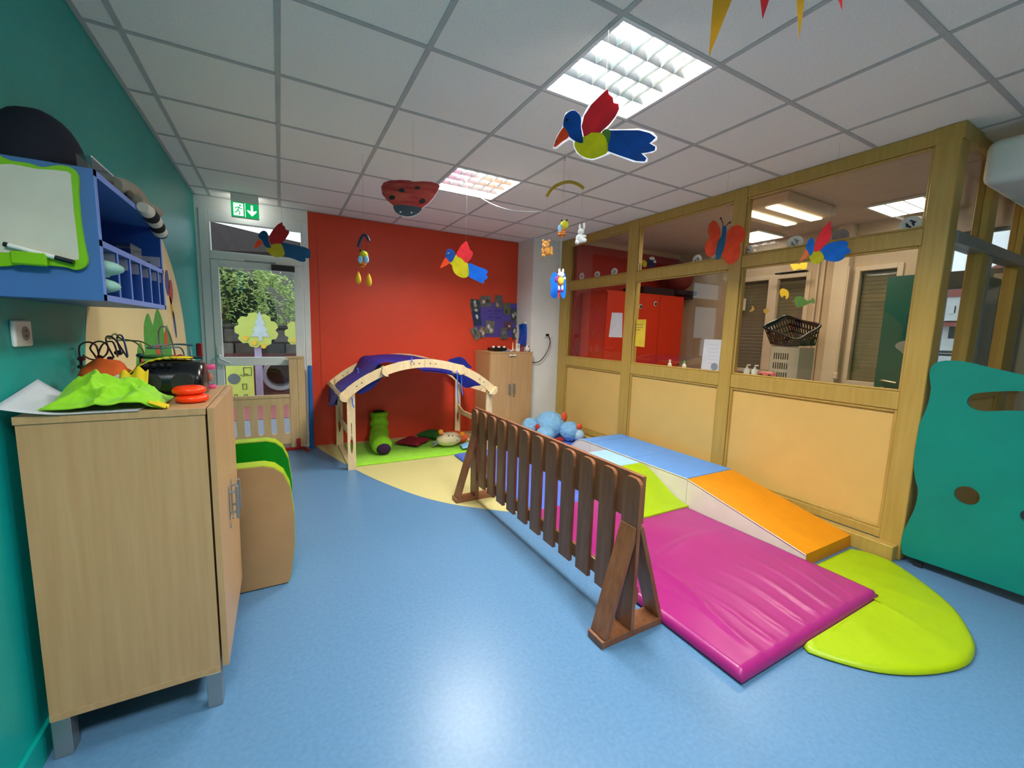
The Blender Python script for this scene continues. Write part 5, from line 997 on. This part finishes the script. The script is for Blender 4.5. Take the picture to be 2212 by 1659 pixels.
# sheets and stickers on the glass
XG = XA+.0435
def on_glass(name, label, cat, pts, mat, extra=None):
    P = [at(a, b_, x=XG) for a, b_ in pts]; o = MB().poly([[(p.y, p.z) for p in P]], (XG, 0, 0), Y, Z, -X, .0012).done(name, mat, None); tag(o, label, cat); return o
on_glass('paper_notice', 'white sheet taped to the leftmost glass bay', 'notice', [(1322, 675), (1345, 676), (1344, 729), (1315, 728)], m_paper)
o = on_glass('paper_notice', 'yellow sheet with pencil lines taped to the middle glass bay', 'notice', [(1364, 690), (1396, 690), (1392, 750), (1362, 746)], M('yellow_paper', (232, 196, 60), .7))
for k, (a, b_, w_) in enumerate(((1370, 701, .07), (1380, 701, .06), (1371, 707, .05), (1379, 707, .07), (1370, 712, .09))):
    p = at(a, b_, x=XG); box('handwriting', M('grey_pencil', (160, 140, 60), .7), o, XG-.0019, XG-.0012, p.y-w_, p.y, p.z-.006, p.z+.004)
o = on_glass('paper_notice', 'white printed notice standing at the right end of the middle bay', 'notice', [(1522, 733), (1559, 734), (1552, 803), (1514, 800)], m_paper)
p = at(1543, 792, x=XG); MB().poly([ell(p.y, p.z, .035, .035, 14)], (XG-.0012, 0, 0), Y, Z, -X, .0006).done('emblem', M('grey_print', (130, 136, 150), .7), o)
for k in range(6): p = at(1528, 745+8*k, x=XG); box('text_line', M('pale_print', (196, 198, 206), .7), o, XG-.0017, XG-.0012, p.y-.11, p.y, p.z, p.z+.006)
STK = [(1257, 597, 5, 8, 'mushroom'), (1290, 593, 6, 7, 'beak'), (1327, 587, 7, 8, 'bird'), (1377, 577, 8, 11, 'horse'), (1506, 561, 10, 11, 'palm'), (1544, 560, 9, 9, 'flower'), (1614, 543, 13, 12, 'turtle'), (1717, 524, 18, 15, 'mouse'), (1815, 511, 19, 16, 'cow'), (1967, 484, 25, 17, 'whale')]
SL = ['first small picture sticker at the far left of the glass transom', 'second small picture sticker from the left on the transom', 'round picture sticker third from the left on the transom', 'oval white picture sticker just right of the first mullion', 'oval white picture sticker left of the orange butterfly', 'round picture sticker half hidden behind the orange butterfly', 'round silver sticker just right of the orange butterfly', 'round pale sticker between butterfly and rightmost bird', 'greyish sticker behind the tail of the rightmost bird', 'largest round clear sticker beside the corner post']
m_st = M('sticker_white', (214, 214, 206), .5); m_sg = M('sticker_print', (140, 132, 128), .5, .3, 60); m_sn = M('sticker_navy', (40, 46, 74), .5, .3, 60)
for (a, b_, rx, ry, nm), lb_ in zip(STK, SL):
    p = at(a, b_, x=XG); q = at(a+rx, b_, x=XG); r_ = abs(q.y-p.y); rz = abs(at(a, b_-ry, x=XG).z-p.z)
    t = T('window_sticker', lb_, 'sticker', p); MB().poly([smooth_loop([(p.y+r_*math.cos(k*.9)*(1+.06*math.sin(k*2)), p.z+rz*math.sin(k*.9)) for k in range(7)], 3)], (XG, 0, 0), Y, Z, -X, .0008).done('backing', m_st if nm not in ('cow',) else M('sticker_grey', (130, 116, 112), .5), t)
    b = MB()
    for k in range(4):
        a0 = k*1.7+len(nm)*.8; b.tube([Vector((XG-.0009, p.y+r_*.5*math.cos(a0+.5*q_)*(.3+.25*q_), p.z+rz*.5*math.sin(a0+.5*q_)*(1-.2*q_))) for q_ in range(4)], r_*.10, 6)
    b.done('print', m_sn if nm in ('whale',) else m_sg, t)
# fish and toys hanging in the next room
cutout('hanging_fish', 'blue and yellow fish decoration hanging behind the middle bay', 'decoration', 1405, 568, 5.0, [('body', M('navy_card', (34, 44, 96), .6), [(1394, 567), (1400, 558), (1411, 556), (1418, 562), (1418, 571), (1408, 579), (1398, 577)]), ('tail', m_yelc, [(1388, 562), (1397, 566), (1396, 576), (1389, 575)]), ('fin', m_paper, [(1403, 556), (1412, 555), (1414, 561), (1405, 561)]), ('eye', m_paper, [(1412, 564), (1416, 562), (1417, 567), (1413, 568)])], (1407, 558))
cutout('hanging_moon', 'small yellow moon on the shuttered window', 'decoration', 1624, 665, 5.05, [('card', M('pale_yellow_card', (200, 168, 90), .6), [(1624, 660), (1630, 666), (1626, 672), (1618, 673), (1624, 667)])], (1624, 660)); cutout('hanging_star', 'round yellow star on the shuttered window', 'decoration', 1654, 672, 4.9, [('card', MATS['pale_yellow_card'], [(1649, 670), (1655, 666), (1662, 670), (1658, 677), (1651, 676)])], (1655, 667))
cutout('hanging_giraffe', 'yellow animal toy of the wind chime in the next room', 'decoration', 1692, 634, 4.6, [('card', m_ochre, [(1684, 630), (1690, 623), (1702, 628), (1704, 640), (1698, 647), (1696, 638), (1688, 642)])], (1692, 625)); cutout('hanging_dragon', 'green dragon toy hanging above the black basket', 'decoration', 1737, 650, 4.5, [('card', M('green_card', (92, 140, 70), .6), [(1716, 645), (1730, 640), (1745, 650), (1757, 644), (1760, 655), (1750, 655), (1738, 660), (1722, 664)])], (1737, 645))
cutout('hanging_butterfly', 'ochre butterfly decoration above the second shutter pane', 'decoration', 1725, 576, 4.4, [('card', m_ochre, [(1706, 566), (1718, 564), (1725, 572), (1734, 564), (1744, 568), (1740, 582), (1726, 580), (1714, 584)])], (1725, 572))
tag(MB().box(XE-.30, XE-.24, 2.62, 2.96, 2.165, 2.185, .003, 1).done('wall_rail', m_black, None), 'black bar above the shuttered window in the next room', 'bar')
# crank of the shutter
t = T('shutter_crank', 'white shutter crank handle beside the right shuttered window', 'crank', (XE-.03, 2.30, 1.2)); MB().cyl((XE-.115, 2.285, 1.0), (XE-.115, 2.285, 2.2), .008, 8).done('rod', m_cw, t); MB().box(XE-.14, XE-.10, 2.265, 2.31, .98, 1.05, .006, 1).done('housing', m_cw, t)
# lamps of the next room
t = T('strip_light', 'surface mounted strip light with two warm tubes in the next room', 'ceiling light', (4.2, 2.4, ZC)); MB().box(3.80, 4.62, 2.12, 2.66, ZC-.09, ZC-.001, .012, 2).done('housing', m_cw, t)
m_wt = emis('warm_tube', (255, 236, 190), 5)
for y in (2.27, 2.50): MB().box(3.83, 4.59, y-.05, y+.05, ZC-.100, ZC-.0905, .003, 1).done('diffuser', m_wt, t)
LW = bpy.data.lights.new('strip_lamp', 'AREA'); LW.shape = 'RECTANGLE'; LW.size = .75; LW.size_y = .4; LW.energy = R2_W; LW.color = (1, .84, .64); l = bpy.data.objects.new('lamp', LW); COL.objects.link(l); l.parent = t; l.location = (0, 0, -.104)
m_pn = emis('panel_glow', (255, 255, 250), 2.2)
for x0, x1, y0, y1, lb_ in ((4.80, 5.35, 1.55, 1.98, 'flat ceiling panel light near the corner post in the next room'), (4.85, 5.40, 2.98, 3.42, 'flat ceiling panel light behind the orange butterfly')):
    t = T('panel_light', lb_, 'ceiling light', (x0, y0, ZC)); MB().box(x0, x1, y0, y1, ZC-.022, ZC-.001, .004, 1).done('frame', m_alu, t)
    for k in range(3): box('diffuser', m_pn, t, x0+.02, x1-.02, y0+.02+(y1-y0-.04)/3*k+.008, y0+.02+(y1-y0-.04)/3*(k+1)-.008, ZC-.0245, ZC-.0222)

# ================================================================== OUTSIDE
m_asph = M('grey_asphalt', (120, 124, 132), .9, .12, 20); m_rub = M('red_play_surface', (150, 84, 80), .9, .08, 20); m_stone = M('dark_stone', (60, 58, 54), .9, .3, 2.2, detail=8)
gr = st(box('ground_outside', m_asph, None, -9, 8, YR+.13, 30, -.12, -.02)); box('play_surface', m_rub, gr, -6, 4, 7.2, 9.7, -.02, -.01)
wg = st(box('wall_garden', M('dark_mortar', (58, 56, 52), .95, .2, 3), None, -6, 4.5, 9.72, 10.1, -.02, 1.34))
for r_i in range(5):
    x = -2.6+random.random()*.3
    while x < 1.6:
        w_ = random.uniform(.28, .6); box('stone', M('wall_stone_%d' % random.randrange(4), [(78, 74, 68), (98, 94, 86), (62, 60, 58), (88, 80, 72)][random.randrange(4)], .95, .3, 6, detail=6), wg, x, x+w_-.03, 9.68-.03*random.random(), 9.73, .0+.265*r_i, .24+.265*r_i, .02); x += w_
box('coping', m_stone, wg, -6, 4.5, 9.66, 10.14, 1.34, 1.40, .01)
st(box('wall_concrete', M('grey_concrete', (104, 100, 94), .9, .15, 1.2, detail=6), None, -9, 8, 14, 14.4, 0, 3.1))
# leafy shrub: many small leaves on a mound
m_leaf = M('shrub_leaf', (104, 140, 54), .6, scale=7, rgb2=(196, 214, 128), detail=4)
t = T('shrub', 'dense leafy green shrub growing above the garden wall', 'shrub', (-.9, 11.2, 0)); b = MB()
for k in range(16000):
    a, ph = random.random()*math.tau, math.acos(2*random.random()-1); q = Vector((math.sin(ph)*math.cos(a), math.sin(ph)*math.sin(a), math.cos(ph)))
    rr = .72+.34*noise.noise(q*2.6)+.10*random.random(); c = Vector((-1.3+2.0*q.x*rr, 11.3+1.1*q.y*rr, 1.85+1.75*q.z*rr))
    if c.z < .6 or q.y > .45: continue
    d = Vector((random.gauss(0, 1), random.gauss(0, 1), random.gauss(-.3, .6))).normalized(); s = d.orthogonal().normalized(); L_, w_ = random.uniform(.06, .14), random.uniform(.012, .024)
    V = [b.bm.verts.new(p) for p in (c, c+d*L_*.5+s*w_, c+d*L_, c+d*L_*.5-s*w_)]; b.bm.faces.new(V)
o = b.done('foliage', m_leaf, t); o['kind'] = 'stuff'
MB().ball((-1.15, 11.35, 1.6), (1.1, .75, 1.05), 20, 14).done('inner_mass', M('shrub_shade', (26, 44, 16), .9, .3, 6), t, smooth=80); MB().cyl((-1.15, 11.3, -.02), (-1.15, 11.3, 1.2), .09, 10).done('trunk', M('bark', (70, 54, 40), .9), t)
# roof eave outside the fanlight
ev = [at(a, b_, y=8.0) for a, b_ in ((380, 460), (455, 478), (560, 504), (660, 526), (720, 538), (720, 550), (380, 537))]
st(MB().poly([[(p.x, p.z) for p in ev]], (0, 8.0, 0), X, Z, Y, 2.0).done('trim_5', M('dark_eave', (52, 44, 42), .8)))
# lime tree panels and drawing panel of the playground
m_limep = M('lime_play_panel', (190, 206, 96), .6, .05, 10); m_mauve = M('mauve_post', (170, 160, 190), .6)
YT = 8.7
def tree_panel(label, pcx, pcy, rpx):
    c = at(pcx, pcy, y=YT); r = rpx*R_((c-CAM).dot(FW))*.92; t = T('tree_panel', label, 'play panel', (c.x, YT, 0))
    MB().poly([smooth_loop([(c.x+r*(1 if k % 4 else .86)*math.cos(k*math.tau/36), c.z+r*.92*(1 if k % 4 else .86)*math.sin(k*math.tau/36)) for k in range(36)], 3)], (0, YT, 0), X, Z, Y, .04).done('crown', m_limep, t)
    MB().box(c.x-.055, c.x+.055, YT+.045, YT+.12, -.01, c.z+.2, .006, 1).done('post', m_mauve, t)
    fir = [(0, .85), (.18, .5), (.12, .5), (.32, .15), (.2, .15), (.46, -.2), (.3, -.2), (.56, -.5), (.1, -.5), (.1, -.72), (-.1, -.72), (-.1, -.5), (-.56, -.5), (-.3, -.2), (-.46, -.2), (-.2, .15), (-.32, .15), (-.12, .5), (-.18, .5)]
    MB().poly([[(c.x+a*r*.8+.05, c.z+q*r+.05) for a, q in fir]], (0, YT-.012, 0), X, Z, Y, .012).done('fir_shape', M('pale_print_panel', (186, 206, 206), .6), t)
    for a, q in ((-.55, -.45), (-.15, -.68), (.28, -.85)): MB().cyl((c.x+a*r, YT-.02, c.z+q*r), (c.x+a*r, YT, c.z+q*r), r*.13, 14).done('flower', M('yellow_flower', (224, 190, 60), .6), t)
tree_panel('lime tree shaped play panel seen through the door glass', 555, 713, 44); tree_panel('lime tree shaped play panel cut off by the door stile', 655, 720, 38)
p, q = at(487, 790, y=YT-.3), at(551, 872, y=YT-.3); t = T('drawing_panel', 'lime play panel with line drawings behind the lower door pane', 'play panel', ((p.x+q.x)/2, YT-.3, 0)); MB().box(p.x, q.x, YT-.3, YT-.27, -.01, p.z, .004, 1).done('board', MATS['lime_play_panel'], t)
m_ol = M('olive_line', (86, 100, 50), .7); w = q.x-p.x; h = p.z
MB().lathe((0, 0, 0), [(.001, 0), (.09, 0), (.09, .006), (.001, .006)], 20).done('disc', M('slate_disc', (96, 110, 104), .6), t); d = t.children[-1]; d.rotation_euler = (math.pi/2, 0, 0); d.location = Vector((p.x+w*.28, YT-.304, h*.68))-t.location
for pts in ([(.5, .78), (.62, .74), (.66, .80), (.8, .78)], [(.64, .95), (.64, .76), (.92, .76), (.92, .95), (.64, .95)], [(.58, .55), (.58, .42), (.72, .42), (.72, .55), (.58, .55)], [(.1, .2), (.9, .17)], [(.25, .2), (.28, .3), (.36, .3), (.38, .2)], [(.6, .19), (.63, .29), (.72, .29), (.74, .19)]):
    MB().tube([(p.x+a*w, YT-.302, c_*h) for a, c_ in pts], .008, 6).done('drawn_line', m_ol, t)
p = at(606, 808, y=YT+.3); t = T('play_tunnel', 'round opening of a grey play tunnel behind the lower door pane', 'play tunnel', (p.x, YT+.3, 0)); b = MB()
pts = ell(p.x, p.z, .30, .30, 32); b.poly([pts, ell(p.x, p.z, .23, .23, 32)], (0, YT+.2, 0), X, Z, Y, .5); b.done('ring', M('clear_grey_ring', (150, 156, 158), .3), t); box('tunnel_wall', M('maroon_panel', (92, 50, 50), .7), t, p.x-.9, p.x+.9, YT+.72, YT+.78, -.01, .85); box('tunnel_foot', MATS['maroon_panel'], t, p.x-.15, p.x+.15, YT+.25, YT+.65, -.01, p.z-.29)
# house across the street (seen through the far window)
XH = 17.0; t = T('house', 'white house with red roof and dormer seen through the far window', 'house', (XH, 4.0, -2)); H_ = lambda a, b_: at(a, b_, x=XH)
m_hw = M('white_render', (206, 208, 206), .9, .06, 1.5); m_rf = M('red_roof_tile', (150, 84, 78), .9, .15, 3)
z1 = H_(2060, 697).z; box('wall', m_hw, t, XH, XH+6, -6, 9, -4, z1); z2 = H_(2060, 650).z
b = MB(); V = [b.bm.verts.new(v) for v in ((XH-.3, -6.2, z1), (XH-.3, 9, z1), (XH+3, 9, z1+1.0), (XH+3, -6.2, z1+1.0), (XH-.3, -6.2, z1-.12), (XH-.3, 9, z1-.12), (XH+3, 9, z1+.8), (XH+3, -6.2, z1+.8))]
for f in ((0, 1, 2, 3), (7, 6, 5, 4), (0, 4, 5, 1), (1, 5, 6, 2), (2, 6, 7, 3), (3, 7, 4, 0)): b.bm.faces.new([V[i] for i in f])
b.done('roof', m_rf, t)
p, q = H_(2044, 662), H_(2088, 686); dm = box('dormer', m_hw, t, XH-.35, XH+1.2, q.y, p.y, q.z-.1, p.z+.25); box('dormer_window', m_dark, dm, XH-.37, XH-.35, q.y+.25, p.y-.3, q.z+.12, p.z-.02); box('window_post', m_hw, dm, XH-.385, XH-.37, (p.y+q.y)/2-.05, (p.y+q.y)/2+.05, q.z+.1, p.z)
MB().poly([[(q.y-1.5, p.z+.2), (p.y+.4, p.z+.25), (p.y+.2, p.z+.35), ((p.y+q.y)/2-1.2, p.z+1.3)]], (XH-.4, 0, 0), Y, Z, X, 1.6).done('dormer_roof', m_rf, t)
p = H_(2071, 716); box('vent', m_dark, t, XH-.02, XH, p.y-.2, p.y+.2, p.z-.2, p.z+.2)
for yy in (759, 765): p = H_(2050, yy); MB().cyl((XH-1.5, -3, p.z), (XH-1.5, 9, p.z), .035, 6).done('railing', m_dark, t)
st(box('ground_street', m_asph, None, XE+.2, 40, -15, 15, -4.2, -4.0))

# small leftovers
p = at(1601, 655, x=XE-.03); t = T('switch_plate', 'pale switch plate with shiny clip on the left window frame', 'switch', p); MB().box(XE-.03, XE-.02, p.y-.06, p.y+.05, p.z-.10, p.z+.06, .004, 1).done('plate', m_cw, t); MB().box(XE-.045, XE-.03, p.y-.02, p.y+.02, p.z-.13, p.z-.01, .004, 1).done('clip', m_steel, t)
t = T('wooden_crate', 'small beige wooden crate with white label behind the bead maze', 'crate', (-.335, 2.31, CT)); MB().box(-.36, -.30, 2.302, 2.322, CT+.001, CT+.085, .002, 1).done('board', m_tan, t); box('label', m_paper, t, -.352, -.315, 2.3005, 2.302, CT+.03, CT+.055)
